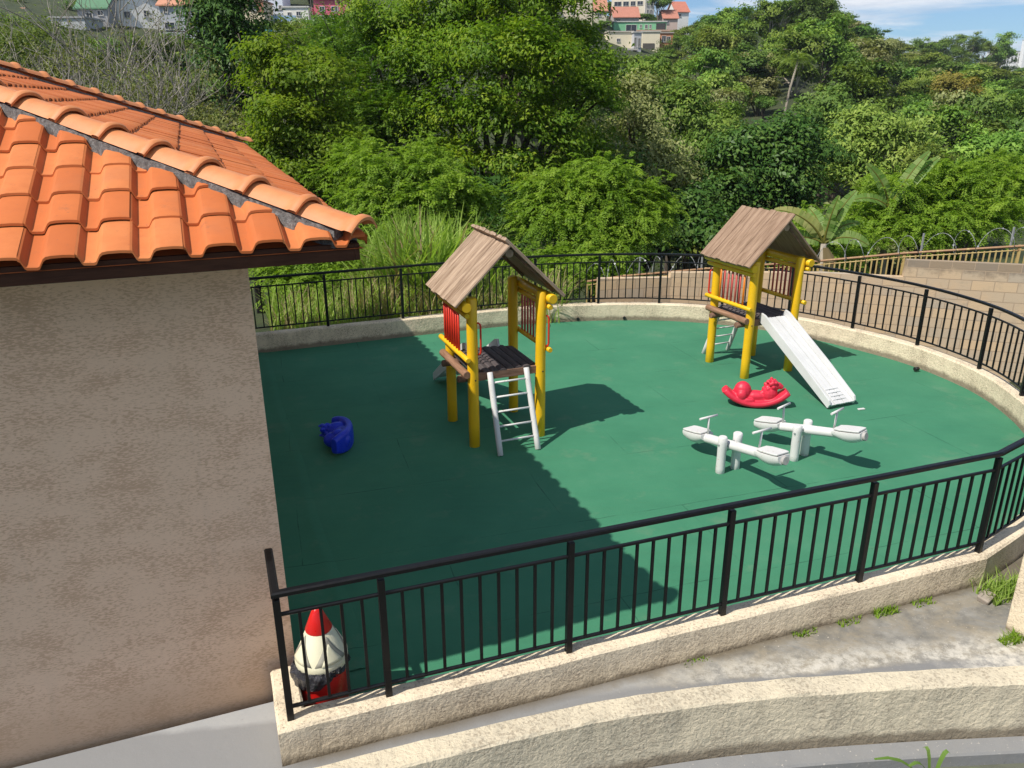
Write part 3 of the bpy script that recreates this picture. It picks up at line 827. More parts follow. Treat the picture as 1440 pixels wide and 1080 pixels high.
# ------------------------------------------------------------------ path and the low wall in front
pp = [(-9, 0.6), (-9, 2.3), (-1.74 - 7.4, 5.16 - 2.9), (-1.6, 5.3), (-1.4, 4.9), (1.0, 5.8), (3.1, 6.5), (4.6, 7.1), (6.5, 8.6), (9.0, 8.6), (9.0, 1.6), (4, 1.2)]
low = [(-2.3, 3.79), (-1.23, 4.17), (-0.35, 4.45), (0.52, 4.705), (1.35, 4.87), (2.15, 4.97), (2.94, 5.035), (3.6, 5.075), (4.3, 5.10), (5.4, 5.06), (6.8, 4.9)]
lowp = catmull([(x, y, 0) for x, y in low], 6)
mb = MB()
outer = [(p.x, p.y) for p in lowp]
back = [(7.6, 5.6), (6.4, 8.0), (4.58, 6.75), (3.16, 6.2), (1.79, 5.72), (0.44, 5.24), (-0.93, 4.77), (-1.5, 4.56), (-1.70, 5.1), (-9.4, 2.15), (-9.4, 0.9)]
pts = outer + back
bm = bmesh.new(); fv = [bm.verts.new((x, y, 0.045)) for x, y in pts]; ff = bm.faces.new(fv)
if ff.normal.z < 0: ff.normal_flip()
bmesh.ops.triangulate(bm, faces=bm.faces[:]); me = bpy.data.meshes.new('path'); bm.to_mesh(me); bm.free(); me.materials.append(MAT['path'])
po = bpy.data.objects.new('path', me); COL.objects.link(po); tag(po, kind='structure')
mb = MB(); rng = random.Random(8)
ZL = 0.30
prof = [(0.200, -0.6), (0.200, ZL - 0.018), (0.184, ZL + 0.002), (0.014, ZL), (0.0, ZL - 0.018), (0.0, -0.6)]
dn = []
for a, b in zip(lowp, lowp[1:]):
    n = max(1, int((b - a).length / 0.09))
    for k in range(n): dn.append(a + (b - a) * (k / n))
dn.append(lowp[-1])
sweep([(p.x, p.y, 0) for p in dn], prof, mb)
for i in range(len(dn)):
    for k in range(1, 5):
        x, y, z = mb.v[i * 6 + k]; mb.v[i * 6 + k] = (x + rng.uniform(-.004, .004), y + rng.uniform(-.005, .005), z + rng.uniform(-.004, .004))
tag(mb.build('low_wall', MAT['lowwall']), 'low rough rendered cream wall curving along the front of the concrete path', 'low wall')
# plinth at its foot and the drain channel in front
mb = MB()
sweep([(p.x, p.y, 0) for p in lowp], [(0.202, -0.6), (0.202, -0.225), (0.211, -0.215), (0.32, -0.245), (0.335, -0.26), (0.335, -0.6)], mb)
tag(mb.build('footing', MAT['path']), 'grey concrete footing strip along the base of the low wall', 'footing')
mb = MB(); sweep([(p.x, p.y, 0) for p in lowp], [(0.33, -0.36), (3.2, -0.36)], mb, closed_prof=False)
tag(mb.build('drain_channel', flat('wet_channel', (0.13, 0.135, 0.10), 0.4, 5, 0.45)), kind='structure')
# end wall on the right of the path
mb = MB()
q0 = Vector((4.405, 5.89)); dU = Vector((0.35, -0.94)).normalized(); dV = Vector((0.94, 0.35)).normalized()
pts = [q0, q0 + dU * 0.72, q0 + dU * 0.72 + dV * 1.6, q0 + dV * 1.6]
mb.prism([(p.x, p.y) for p in pts], -0.3, 0.95)
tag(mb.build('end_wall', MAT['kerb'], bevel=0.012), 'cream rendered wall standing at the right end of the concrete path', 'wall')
# broken brick lump lying by the kerb
mb = MB(); mb.box((0, 0, 0), (0.085, 0.05, 0.032)); 
o = mb.build('brick_lump', flat('brick_grey', (0.34, 0.29, 0.24), 0.95, 14, 0.4), bevel=0.015, loc=(4.46, 6.30, 0.076), rot=(R(8), R(-6), R(40)))
for v_ in o.data.vertices: v_.co += Vector((random.Random(v_.index).uniform(-.015, .015), random.Random(v_.index + 9).uniform(-.012, .012), 0))
tag(o, 'broken grey piece of brick lying at the corner of path and kerb', 'brick')

# ------------------------------------------------------------------ playhouses
def transform_obj(o, loc, rot): o.location = loc; o.rotation_euler = rot
def playhouse(loc, rz, sx, sz, label, mirror_overlap, roofmat, tilt_rng, bars_right, bars_left, bside):
    root = empty('wooden_playhouse', (loc[0], loc[1], 0.0), rz, label, 'playhouse', None)
    rg = random.Random(tilt_rng)
    H = 0.49 * sx; G = 0.50 * sx
    def Z(z): return z * sz
    for x in (-H, H):
        for y in (-G, G):
            m = MB(); m.log((x, y, -0.02), (x + rg.uniform(-.008, .008), y, Z(2.10)), 0.073, 16, 0.02, 0, 0.03, rg); m.build('post', MAT['yellow'], root)
            # bolt hole
            if y < 0 or True:
                m = MB(); sgn = -1 if y < 0 else 1
                m.tube([(x + .01, y + sgn * 0.066, Z(0.98)), (x + .01, y + sgn * 0.079, Z(0.98))], 0.011, 8); m.build('bolt', MAT['hole'], root)
    for s in (-1, 1):
        xb = s * (H + 0.115)
        m = MB(); m.log((xb, -G - 0.16, Z(2.005)), (xb, G + 0.14, Z(1.995)), 0.066, 16, 0.008, 0, 0.03, rg); m.build('beam', MAT['yellow'], root)
        xr = s * (H + 0.10)
        for zz_ in (1.885, 1.285):
            m = MB(); m.log((xr, -G - 0.12, Z(zz_)), (xr, G + 0.12, Z(zz_)), 0.037, 12, 0.008, 0, 0.04, rg); m.build('guard_rail', MAT['yellow'], root)
        for k in range(7):
            yb = -0.24 * sx + k * 0.105 * sx
            m = MB(); m.tube([(xr, yb, Z(1.25)), (xr, yb, Z(1.92))], 0.0165, 8)
            b = bars_left if s < 0 else bars_right
            m.build('bar', MAT[b[k % len(b)]], root)
    # platform
    n = 8; wv = 2 * (H - 0.03) / n
    pl = None
    m = MB(); m.box((0, -G + 0.01, Z(1.00)), (H - 0.055, 0.022, 0.055)); pl = m.build('platform_edge', MAT['logbrownx'], root, bevel=0.006)
    m = MB(); m.box((0, G - 0.01, Z(1.00)), (H - 0.055, 0.022, 0.055)); m.build('platform_edge', MAT['logbrownx'], root, bevel=0.006)
    for s in (bside,):
        m = MB(); m.log((s * (H + 0.10), -G - 0.05, Z(1.06)), (s * (H + 0.10), G + 0.05, Z(1.06)), 0.054, 14, 0.006, 0, 0.03, rg); m.build('bearer_log', MAT['logbrown'], root)
    for s in (-1, 1):
        m = MB(); m.log((-H - (0.17 if bside < 0 else 0.0), s * (G - 0.14), Z(0.955)), (H + (0.17 if bside > 0 else 0.0), s * (G - 0.14), Z(0.955)), 0.050, 14, 0.006, 0, 0.02, rg); m.build('bearer_log', MAT['logbrownx'], root)
    for k in range(n):
        xc = -H + 0.03 + wv * (k + 0.5)
        m = MB(); vs = []; cs = 7; y0 = -G + 0.0 - rg.uniform(0, .02); y1 = G + rg.uniform(-.01, .03); dz = rg.uniform(-.005, .005)
        if k in (0, n - 1): y0, y1 = -G + 0.085, G - 0.085
        for y in (y0, y1):
            for i in range(cs):
                a = PI * i / (cs - 1)
                vs.append((xc - math.cos(a) * wv * 0.485, y, Z(1.045) + 0.034 * math.sin(a) ** 0.7 + dz))
            vs.append((xc + wv * 0.485, y, Z(1.045) - 0.02)); vs.append((xc - wv * 0.485, y, Z(1.045) - 0.02))
        q = cs + 2
        fs = [(i, (i + 1) % q, q + (i + 1) % q, q + i) for i in range(q)] + [tuple(range(q))[::-1], tuple(range(q, 2 * q))]
        m.add(vs, fs, 0)
        m.build('platform_slat', MAT['slat'], root)
    # roof: two panels of half-round planks on a ridge log
    ridge = Z(2.77); eave = Z(2.03); wd = 0.765 * sx; yl = 0.67 * sx
    ang = math.atan2(ridge - eave, wd); Ls = math.hypot(ridge - eave, wd)
    m = MB(); m.log((0, -yl + 0.05, ridge - 0.115), (0, yl - 0.05, ridge - 0.115), 0.058, 14, 0.006); m.build('ridge_log', MAT['logend'], root)
    for s in (-1, 1):
        m = MB(); npl = 9; pw = 2 * yl / npl
        extra = 0.115 if s == mirror_overlap else -0.01
        for k in range(npl):
            yc = -yl + pw * (k + 0.5); vs = []; cs = 6
            e0 = rg.uniform(-.012, .012); e1 = rg.uniform(-.018, .018) ; jz = rg.uniform(-.004, .005)
            for xx in (-(extra) + e1, Ls * 0.5, Ls + e0):
                for i in range(cs):
                    a = PI * i / (cs - 1)
                    vs.append((xx, yc - math.cos(a) * pw * 0.495, 0.020 * math.sin(a) + jz + 0.012 + (0.004 if k % 2 else 0)))
                vs.append((xx, yc + pw * 0.495, -0.012)); vs.append((xx, yc - pw * 0.495, -0.012))
            q = cs + 2; fs = []
            for j in range(2): fs += [(j * q + i, (j + 1) * q + i, (j + 1) * q + (i + 1) % q, j * q + (i + 1) % q) for i in range(q)]
            fs += [tuple(range(q)), tuple(range(2 * q, 3 * q))[::-1]]
            m.add(vs, fs, 0)
        o = m.build('roof_panel', MAT[roofmat], root)
        o.location = (0, 0, ridge)
        if s > 0: o.rotation_euler = (0, ang, 0)
        else: o.rotation_euler = Matrix(((-math.cos(ang), 0, math.sin(ang) * -1), (0, -1, 0), (-math.sin(ang), 0, math.cos(ang)))).to_euler()
        # rafters under the panel
        for yy in (-yl + 0.14, yl - 0.14):
            r_ = MB(); r_.tube([(s * 0.04, yy, ridge - 0.05), (s * (wd - 0.1), yy, eave + 0.06)], 0.03, 8); r_.build('rafter', MAT['logbrownx'], root)
    # red grab handles on the posts either side of the ladder
    for x in (-H, H):
        m = MB(); z0, z1 = Z(1.33), Z(1.76); a = Vector((0.85, -0.52, 0)); c = Vector((x, -G, 0)) + a * 0.05
        pts = [c + Vector((0, 0, z0))] + [c + a * d + Vector((0, 0, zq)) for d, zq in ((0.040, z0), (0.058, z0 + 0.015), (0.066, z0 + 0.04), (0.066, z1 - 0.04), (0.058, z1 - 0.015), (0.040, z1))] + [c + Vector((0, 0, z1))]
        m.tube(pts, 0.013, 8); m.build('grab_handle', MAT['redpaint'], root)
    # ladder
    top = [(-0.265, -G - 0.04, Z(1.06)), (0.265, -G - 0.04, Z(1.06))]; bot = [(-0.275, -G - 0.44, 0.0), (0.275, -G - 0.44, 0.0)]
    lad = MB(); lad.log(top[0], bot[0], 0.040, 10, 0.006, 0, 0.05, rg); L0 = lad.build('ladder', MAT['white'], root)
    lad = MB(); lad.log(top[1], bot[1], 0.040, 10, 0.006, 0, 0.05, rg); lad.build('ladder_rail', MAT['white'], L0)
    for k in range(5):
        t = 0.13 + 0.175 * k
        p = [Vector(top[i]).lerp(Vector(bot[i]), t) for i in (0, 1)]
        m = MB(); m.tube(p, 0.0145, 8); m.build('rung', MAT['white'], L0)
    # slide on the far side: bed of boards between two raised sides
    ys, ye = G + 0.02, G + 1.78 * sx; zs, ze = Z(1.06), 0.06
    d = Vector((0, ye - ys, ze - zs)); Ls = d.length; ang = math.atan2(zs - ze, ye - ys)
    m = MB()
    nb = 5; hw = 0.235
    for k in range(nb):
        xc = -hw + (2 * hw / nb) * (k + 0.5); m.box((xc, Ls / 2, 0.0 + (0.004 if k % 2 else 0)), (hw / nb - 0.006, Ls / 2, 0.014))
    bed = m.build('slide', MAT['slide'], root, bevel=0.003, loc=(0, ys, zs), rot=(-ang, 0, 0))
    for s in (-1, 1):
        m = MB()
        pr = [(-0.05, -0.045), (-0.05, 0.10), (0.05, 0.125), (Ls * 0.6, 0.11), (Ls - 0.05, 0.075), (Ls, 0.03), (Ls, -0.045)]
        x0, x1 = s * (hw + 0.001), s * (hw + 0.036)
        vs = [(x0, y, z) for y, z in pr] + [(x1, y, z) for y, z in pr]; q = len(pr)
        m.add(vs, [tuple(range(q)), tuple(range(q, 2 * q))[::-1]] + [(i, q + i, q + (i + 1) % q, (i + 1) % q) for i in range(q)], 0)
        m.build('slide_side', MAT['slide'], bed, bevel=0.004)
    m = MB()
    for t in (0.09, 0.16, 0.23, 0.30):
        m.box((0, Ls - t, 0.022), (hw * 0.55, 0.012, 0.006))
    m.build('slide_cleats', MAT['slide'], bed, bevel=0.002)
    for t in (0.3, 0.75):
        m = MB(); m.box((0, Ls * t, -0.03), (hw, 0.03, 0.014)); m.build('slide_batten', MAT['slide'], bed)
    return root
playhouse((-0.25, 10.62), R(21.6), 1.0, 1.0, 'wooden playhouse with striped plank roof and white ladder facing the camera', 1, 'roofwood', 11, ['redworn'], ['redpaint'], -1)
playhouse((4.21, 13.34), R(180 + 23.5), 0.965, 0.955, 'wooden playhouse with white slide running down towards the seesaws', 1, 'roofwood2', 12, ['orange' , 'redworn', 'redworn', 'redworn', 'redworn', 'redworn', 'orange'], ['redworn'], 1)

# ------------------------------------------------------------------ seesaws
def seesaw(pl, pr, base, label, seed):
    pl = Vector(pl); pr = Vector(pr); c = (pl + pr) / 2
    d = Vector((pr.x - pl.x, pr.y - pl.y, 0)).normalized(); n = Vector((-d.y, d.x, 0))
    rg = random.Random(seed)
    root = empty('seesaw', (base[0], base[1], 0), 0, label, 'seesaw', 'white log seesaws on the rubber floor')
    B = Vector((base[0], base[1], 0))
    ax = (pr - pl).normalized(); upv = n.cross(ax).normalized() if n.cross(ax).z > 0 else ax.cross(n).normalized()
    off = -B
    m = MB(); m.log(pl + off, pr + off, 0.062, 14, 0.008, 0, 0.03, rg); m.build('beam', MAT['white'], root)
    for s in (-1, 1):
        p = n * s * 0.128
        m = MB(); m.log(p + Vector((0, 0, -0.02)), p + Vector((0, 0, 0.50)), 0.058, 14, 0.012, 0, 0.03, rg); m.build('post', MAT['white'], root)
    m = MB(); m.tube([n * -0.20 + Vector((0, 0, 0.40)), n * 0.20 + Vector((0, 0, 0.40))], 0.012, 8); m.build('pivot_bolt', MAT['wire'], root)
    for s, e_ in ((-1, pl), (1, pr)):
        # bucket seat: flat top, rounded belly under the log
        m = MB(); vs = []; st = 9; q = 11
        a0 = e_ - ax * s * 0.36; 
        for i in range(st):
            t = i / (st - 1); cc_ = a0 + ax * s * (0.37 * t) + off
            wd = 0.118 * (0.62 + 0.45 * math.sin(PI * min(1, 0.22 + 0.62 * t))); dp = 0.13 * math.sin(PI * (0.10 + 0.72 * t)) ** 0.7
            for k in range(q):
                a = PI * k / (q - 1)
                vs.append(cc_ + n * (math.cos(a) * wd) - upv * (math.sin(a) * dp - 0.03))
            vs.append(cc_ - n * (wd * 0.97) + upv * 0.058); vs.append(cc_ + n * (wd * 0.97) + upv * 0.058)
        Q = q + 2; fs = []
        for i in range(st - 1): fs += [(i * Q + k, i * Q + (k + 1) % Q, (i + 1) * Q + (k + 1) % Q, (i + 1) * Q + k) for k in range(Q)]
        fs += [tuple(range(Q)), tuple(range((st - 1) * Q, st * Q))[::-1]]
        m.add(vs, fs, 0, True)
        so_ = m.build('seat', MAT['white'], root)
        es = so_.modifiers.new('split', 'EDGE_SPLIT'); es.split_angle = R(50)
        m = MB(); lid = []
        for t_, w_ in ((0.02, 0.085), (0.10, 0.112), (0.30, 0.114), (0.36, 0.098)):
            c_ = a0 + ax * s * t_ + off + upv * 0.070; lid.append((c_ + n * w_, c_ - n * w_))
        bot_ = [p for p, _ in lid] + [q for _, q in lid[::-1]]; top_ = [p + upv * 0.018 for p in bot_]; q_ = len(bot_)
        m.add(bot_ + top_, [tuple(range(q_))[::-1], tuple(range(q_, 2 * q_))] + [(i, (i + 1) % q_, q_ + (i + 1) % q_, q_ + i) for i in range(q_)])
        m.build('seat_board', MAT['white'], so_, bevel=0.004)
        # log end showing past the seat
        m = MB(); m.log(e_ + off - ax * s * 0.02, e_ + off + ax * s * 0.045, 0.056, 14, 0.006); m.build('log_end', flat('weathered_log_end', (0.42, 0.40, 0.38), 0.9, 22, 0.5), so_)
        m = MB(); f0 = a0 - ax * s * 0.02 + off + upv * 0.05; f1 = f0 + Vector((0, 0, 0.25)) + ax * s * 0.015
        m.tube([f0, f1], 0.0145, 8); hd = m.build('handle', MAT['white'], root)
        m = MB(); m.tube([f1 - n * 0.15, f1 + n * 0.15], 0.0155, 8); m.build('handle_bar', MAT['white'], hd)
    return root
seesaw((2.40, 9.85, 0.23), (3.19, 8.42, 0.50), (2.77, 9.175), 'white log seesaw nearest the front railing, left of the other one', 21)
seesaw((3.43, 10.13, 0.24), (4.38, 9.03, 0.53), (3.82, 9.55), 'white log seesaw between the other seesaw and the foot of the slide', 22)

# ------------------------------------------------------------------ rocking toys
def rocker_mesh():
    m = MB()
    # curved rocker hull: sweep of a rounded box along an arc
    n = 22; vs = []; q = 12
    for i in range(n):
        t = -1 + 2 * i / (n - 1)
        a = t * R(46); rad = 0.66
        cx = rad * math.sin(a); cz = rad * (1 - math.cos(a)) + 0.055
        tap = 1 - 0.35 * abs(t) ** 4
        for k in range(q):
            b = 2 * PI * k / q
            sx = math.copysign(abs(math.cos(b)) ** 0.6, math.cos(b)); sz = math.copysign(abs(math.sin(b)) ** 0.6, math.sin(b))
            nx, nz = -math.sin(a), math.cos(a)
            vs.append((cx + nx * sz * 0.055, sx * 0.165 * tap, cz + nz * sz * 0.055))
    fs = []
    for i in range(n - 1): fs += [(i * q + k, i * q + (k + 1) % q, (i + 1) * q + (k + 1) % q, (i + 1) * q + k) for k in range(q)]
    fs += [tuple(range(q)), tuple(range((n - 1) * q, n * q))[::-1]]
    m.add(vs, fs, 0, True)
    # body, rump and head
    m.ellipsoid((0.0, 0, 0.13), (0.34, 0.095, 0.085))
    m.ellipsoid((-0.20, 0, 0.235), (0.135, 0.12, 0.155))
    m.ellipsoid((-0.27, 0, 0.14), (0.12, 0.125, 0.10))
    m.ellipsoid((0.20, 0, 0.21), (0.125, 0.12, 0.15)); m.ellipsoid((0.0, 0, 0.165), (0.22, 0.10, 0.085))
    m.ellipsoid((0.235, 0, 0.32), (0.095, 0.09, 0.115))
    m.ellipsoid((0.31, 0, 0.345), (0.075, 0.06, 0.055))
    m.ellipsoid((0.36, 0, 0.33), (0.045, 0.045, 0.04))
    for s in (-1, 1):
        m.ellipsoid((0.30, s * 0.052, 0.385), (0.022, 0.018, 0.022)); m.ellipsoid((0.225, s * 0.07, 0.425), (0.025, 0.018, 0.035))
        m.ellipsoid((0.30, s * 0.095, 0.13), (0.09, 0.05, 0.04)); m.ellipsoid((0.36, s * 0.10, 0.155), (0.05, 0.035, 0.03))
        m.ellipsoid((-0.13, s * 0.11, 0.115), (0.11, 0.04, 0.045)); m.ellipsoid((-0.22, s * 0.105, 0.19), (0.075, 0.05, 0.085))
        for k in range(9):
            a = k * 0.7 + 0.3
            m.ellipsoid((0.205 + 0.075 * math.cos(a) * (0.5 + 0.06 * k), s * (0.085 - 0.002 * k), 0.30 + 0.105 * math.sin(a * 1.3)), (0.030, 0.020, 0.030), 10, 7)
    for k in range(7):
        m.ellipsoid((0.165 - 0.012 * k + 0.03 * (k % 2), 0.03 * ((k % 3) - 1), 0.41 - 0.03 * k), (0.035, 0.035, 0.032), 10, 7)
    for k in range(5): m.ellipsoid((-0.315 + 0.025 * k, 0.02 * ((k % 2) - 0.5), 0.24 + 0.02 * k), (0.035, 0.03, 0.03), 10, 7)
    return m
def rocker(loc, rot, mat, label):
    o = rocker_mesh().build('rocking_toy', MAT[mat])
    r = o.modifiers.new('weld', 'REMESH'); r.mode = 'VOXEL'; r.voxel_size = 0.0085; r.use_smooth_shade = True
    s = o.modifiers.new('soft', 'SMOOTH'); s.factor = 0.5; s.iterations = 2
    o.location = loc; o.rotation_euler = rot
    tag(o, label, 'rocking toy', 'plastic rocking animals')
    return o
rocker((3.77, 11.42, 0.002), (0, 0, R(-9)), 'redplastic', 'red plastic rocking animal standing upright between the slide and the seesaws')
# blue one lies on its side
Mx = Matrix(((-0.20, 0.0, -0.98), (0.98, 0.0, -0.20), (0.0, -1.0, 0.0)))   # columns: local x, y, z in world
ob = rocker((-2.20, 10.06, 0.163), (0, 0, 0), 'blueplastic', 'blue plastic rocking animal tipped over on its side in the shade')
ob.rotation_euler = Mx.to_euler()
ob.scale = (0.84, 1.0, 1.05)

# ------------------------------------------------------------------ rocket-shaped bin
bin_ = empty('rocket_bin', (-1.475, 4.985, 0.0), R(-70), 'red and cream rocket shaped litter bin standing in the corner of the railing', 'litter bin')
m = MB(); m.lathe([(0.165, 0.0), (0.175, 0.02), (0.185, 0.47), (0.185, 0.49)], 28); m.build('drum', MAT['binred'], bin_)
m = MB(); vs = []; n = 60; rg = random.Random(2)
prof = [(0.188, 0.375), (0.203, 0.395), (0.217, 0.43), (0.220, 0.47), (0.198, 0.505)]
ph = [rg.uniform(0, 6) for _ in range(4)]
for j, (r_, z) in enumerate(prof):
    for k in range(n):
        a = 2 * PI * k / n
        lf_ = max(0, math.cos(a - R(290))) ** 0.8
        side = 0.93 + 0.16 * lf_
        wv = 0.008 * math.sin(9 * a + ph[0] + j) + 0.006 * math.sin(17 * a + ph[1] - 2 * j) + rg.uniform(-.004, .004)
        hang = 0.055 - 0.115 * lf_ + 0.010 * math.sin(7 * a + ph[2])
        rr = (r_ + wv) * (side if 0 < j < 4 else 1)
        vs.append((rr * math.cos(a), rr * math.sin(a), z + hang * (1, 0.8, 0.45, 0, 0)[j]))
fs = [(j * n + k, j * n + (k + 1) % n, (j + 1) * n + (k + 1) % n, (j + 1) * n + k) for j in range(len(prof) - 1) for k in range(n)]
m.add(vs, fs, 0, False); m.build('bag', MAT['bag'], bin_)
m = MB()
m.lathe([(0.192, 0.475), (0.20, 0.485), (0.20, 0.535), (0.195, 0.545), (0.100, 0.765), (0.095, 0.77)], 32)
cone = m.build('lid', MAT['bincream'], bin_)
m = MB(); m.lathe([(0.099, 0.768), (0.101, 0.776), (0.040, 0.93), (0.026, 0.952), (0.006, 0.962)], 24); m.build('nose_cone', MAT['binred'], bin_)
# recessed V bands between raised triangular panels
def cone_r(z): return 0.195 + (0.100 - 0.195) * (z - 0.545) / 0.22
for k in range(4):
    a = k * PI / 2 + 0.35
    for (z0, w0, z1, off, nm_, mt_) in ((0.555, 0.70, 0.755, 0.003, 'lid_band', 'bingrey'), (0.557, 0.44, 0.700, 0.008, 'lid_panel', 'bincream')):
        vs = []; rows = 6; m = MB()
        for i in range(rows + 1):
            z = z0 + (z1 - z0) * i / rows; hw = w0 * (1 - i / rows) + 0.02
            for j in range(5):
                b = a + hw * (-1 + 2 * j / 4); r_ = cone_r(z) + off
                vs.append((r_ * math.cos(b), r_ * math.sin(b), z))
        m.add(vs, [(i * 5 + j, i * 5 + j + 1, i * 5 + j + 6, i * 5 + j + 5) for i in range(rows) for j in range(4)], 0, True)
        o_ = m.build(nm_, MAT[mt_], cone)
        sm = o_.modifiers.new('thick', 'SOLIDIFY'); sm.thickness = 0.006; sm.offset = 0

# ------------------------------------------------------------------ small loose things
mb = MB(); mb.box((0, 0, 0), (0.055, 0.022, 0.008)); 
tag(mb.build('paint_chip', MAT['white'], bevel=0.003, loc=(5.35, 11.22, 0.0125), rot=(0, 0, R(14))), 'small white scrap lying on the green floor near the slide end', 'scrap')

# ------------------------------------------------------------------ block wall, ochre fence, razor wire beyond the railing
def wall_strip(name, pts, z0, tops, th, mat):
    me_v = []; me_f = []; uvs = []
    L = 0
    for i in range(len(pts) - 1):
        a = Vector(pts[i]); b = Vector(pts[i + 1]); d = (b - a); l = d.length; n = Vector((-d.y, d.x)).normalized() * th
        ta, tb = tops[i]
        bi = len(me_v)
        me_v += [(a.x, a.y, z0), (b.x, b.y, z0), (b.x, b.y, tb), (a.x, a.y, ta), (a.x + n.x, a.y + n.y, z0), (b.x + n.x, b.y + n.y, z0), (b.x + n.x, b.y + n.y, tb), (a.x + n.x, a.y + n.y, ta)]
        quads = [((0, 1, 2, 3), [(L, z0), (L + l, z0), (L + l, tb), (L, ta)]), ((5, 4, 7, 6), [(L + l, z0), (L, z0), (L, ta), (L + l, tb)]),
                 ((3, 2, 6, 7), [(L, ta), (L + l, tb), (L + l, tb + th), (L, ta + th)]), ((1, 5, 6, 2), [(L, z0), (L + th, z0), (L + th, tb), (L, tb)]), ((4, 0, 3, 7), [(L, z0), (L + th, z0), (L + th, ta), (L, ta)])]
        for q, u in quads: me_f.append([bi + k for k in q]); uvs += u
        L += l
    me = bpy.data.meshes.new(name); me.from_pydata(me_v, [], me_f)
    uvl = me.uv_layers.new(name='UVMap')
    for i, u in enumerate(uvs): uvl.data[i].uv = (u[0], u[1] + 0.12)
    me.materials.append(mat); o = bpy.data.objects.new(name, me); COL.objects.link(o); return o
WP = [(1.92, 17.05), (3.55, 17.35), (3.56, 17.352), (5.2, 17.2), (6.65, 16.80), (8.24, 16.35), (8.26, 16.345), (10.6, 15.6), (13.5, 14.7), (17, 13.4)]
WT = [(0.77, 0.72), (0.72, 0.83), (0.83, 0.86), (0.86, 0.93), (0.93, 0.925), (0.925, 1.29), (1.29, 1.30), (1.30, 1.30), (1.30, 1.30)]
tag(wall_strip('block_wall', WP, -1.5, WT, 0.16, MAT['block']), 'stained concrete block wall stepping up to the right behind the railing', 'block wall')
# strip of bare earth between kerb and wall
mb = MB()
sweep([(p.x, p.y, 0) for p in cpts[14:76]], [(0.115, -0.1), (0.115, 0.20), (0.30, 0.19), (0.33, -1.25)], mb, closed_prof=False)
o = tag(mb.build('earth_strip', MAT['ledge']), kind='structure')
of = empty('ochre_fence', (0, 0, 0), 0, 'rusty ochre bar fence rising to the right above the block wall', 'fence')
FP = [(1.7, 17.45, 0.62), (2.55, 17.55, 0.72), (4.40, 17.62, 0.86), (6.80, 17.28, 1.09), (8.45, 16.85, 1.335), (10.45, 16.15, 1.60), (13.0, 15.2, 1.90), (16, 14.1, 2.2)]
m = MB(); m.tube(FP, 0.026, 6, True, 0, False); m.build('top_rail', MAT['rust'], of)
m = MB(); m.tube([(x, y, z - 0.72) for x, y, z in FP], 0.02, 6, True, 0, False); m.build('bottom_rail', MAT['rust'], of)
m = MB(); m.tube([(x, y, z - 0.085) for x, y, z in FP], 0.014, 6, True, 0, False); m.build('upper_rail', MAT['ochre'], of)
def along(P, step):
    out = []
    for a, b in zip(P, P[1:]):
        a = Vector(a); b = Vector(b); n = max(1, int((b - a).length / step))
        out += [a.lerp(b, k / n) for k in range(n)]
    return out
bars = along(FP, 0.105)
vis = [p for p in bars if 1.9 < p.x < 10.7]
m0 = MB(); m0.box((0, 0, -0.39), (0.014, 0.009, 0.33)); bb = None
vis.sort(key=lambda p: p.y - (p.x > 5.7) * 100)
for k, p in enumerate(vis[:96]):
    if bb is None: bb = m0.build('bar', MAT['ochre'], of); o = bb
    else: o = bb.copy(); COL.objects.link(o); o.parent = of
    o.location = p; o.rotation_euler = (0, 0, -0.25)
m = MB()
for p in vis[96:] + [p for p in bars if not (1.9 < p.x < 10.7)]: m.box((p.x, p.y, p.z - 0.39), (0.014, 0.009, 0.33), -0.25)
tag(m.build('other_bars', MAT['ochre'], of), kind='stuff')
for p in along(FP, 1.55)[1:]:
    m = MB(); m.box((p.x, p.y + 0.03, p.z - 0.4), (0.028, 0.028, 0.42), -0.25); m.build('fence_post', MAT['ochre'], of)
rw = empty('razor_wire', (0, 0, 0), 0, 'coiled razor wire running along the top of the ochre fence', 'razor wire')
m = MB(); pts = []; rg = random.Random(6)
cl_ = along(FP, 0.02); LL = 0
for i, p in enumerate(cl_):
    a = 2 * PI * (i * 0.02) / 0.52 + 0.5 * math.sin(i * 0.011)
    rad = 0.215 + 0.02 * math.sin(i * 0.05)
    pts.append(p + Vector((0.10 * math.sin(a * 0.5), math.cos(a) * rad * 0.9, 0.17 + math.sin(a) * rad)))
m.tube(pts, 0.005, 5)
coil = m.build('coil', MAT['wire'], rw)
m = MB()
for i in range(0, len(pts), 5):
    p = pts[i]; d = (pts[min(i + 1, len(pts) - 1)] - pts[i - 1 if i else 0]).normalized(); u_, w_ = frame(d)
    a = rg.uniform(0, PI); x = u_ * math.cos(a) + w_ * math.sin(a)
    m.add([p - d * 0.022 - x * 0.016, p + d * 0.022 - x * 0.016, p + d * 0.010 + x * 0.018, p - d * 0.010 + x * 0.018], [(0, 1, 2, 3)])
m.build('barbs', MAT['wire'], coil)
for x in (2.9, 4.3, 6.2, 8.75, 10.3):
    p = min(cl_, key=lambda q: abs(q.x - x))
    m = MB(); m.box((p.x, p.y + 0.05, p.z + 0.13), (0.015, 0.015, 0.26), 0.2); m.build('stake', MAT['wire'], rw)

exec_veg = True
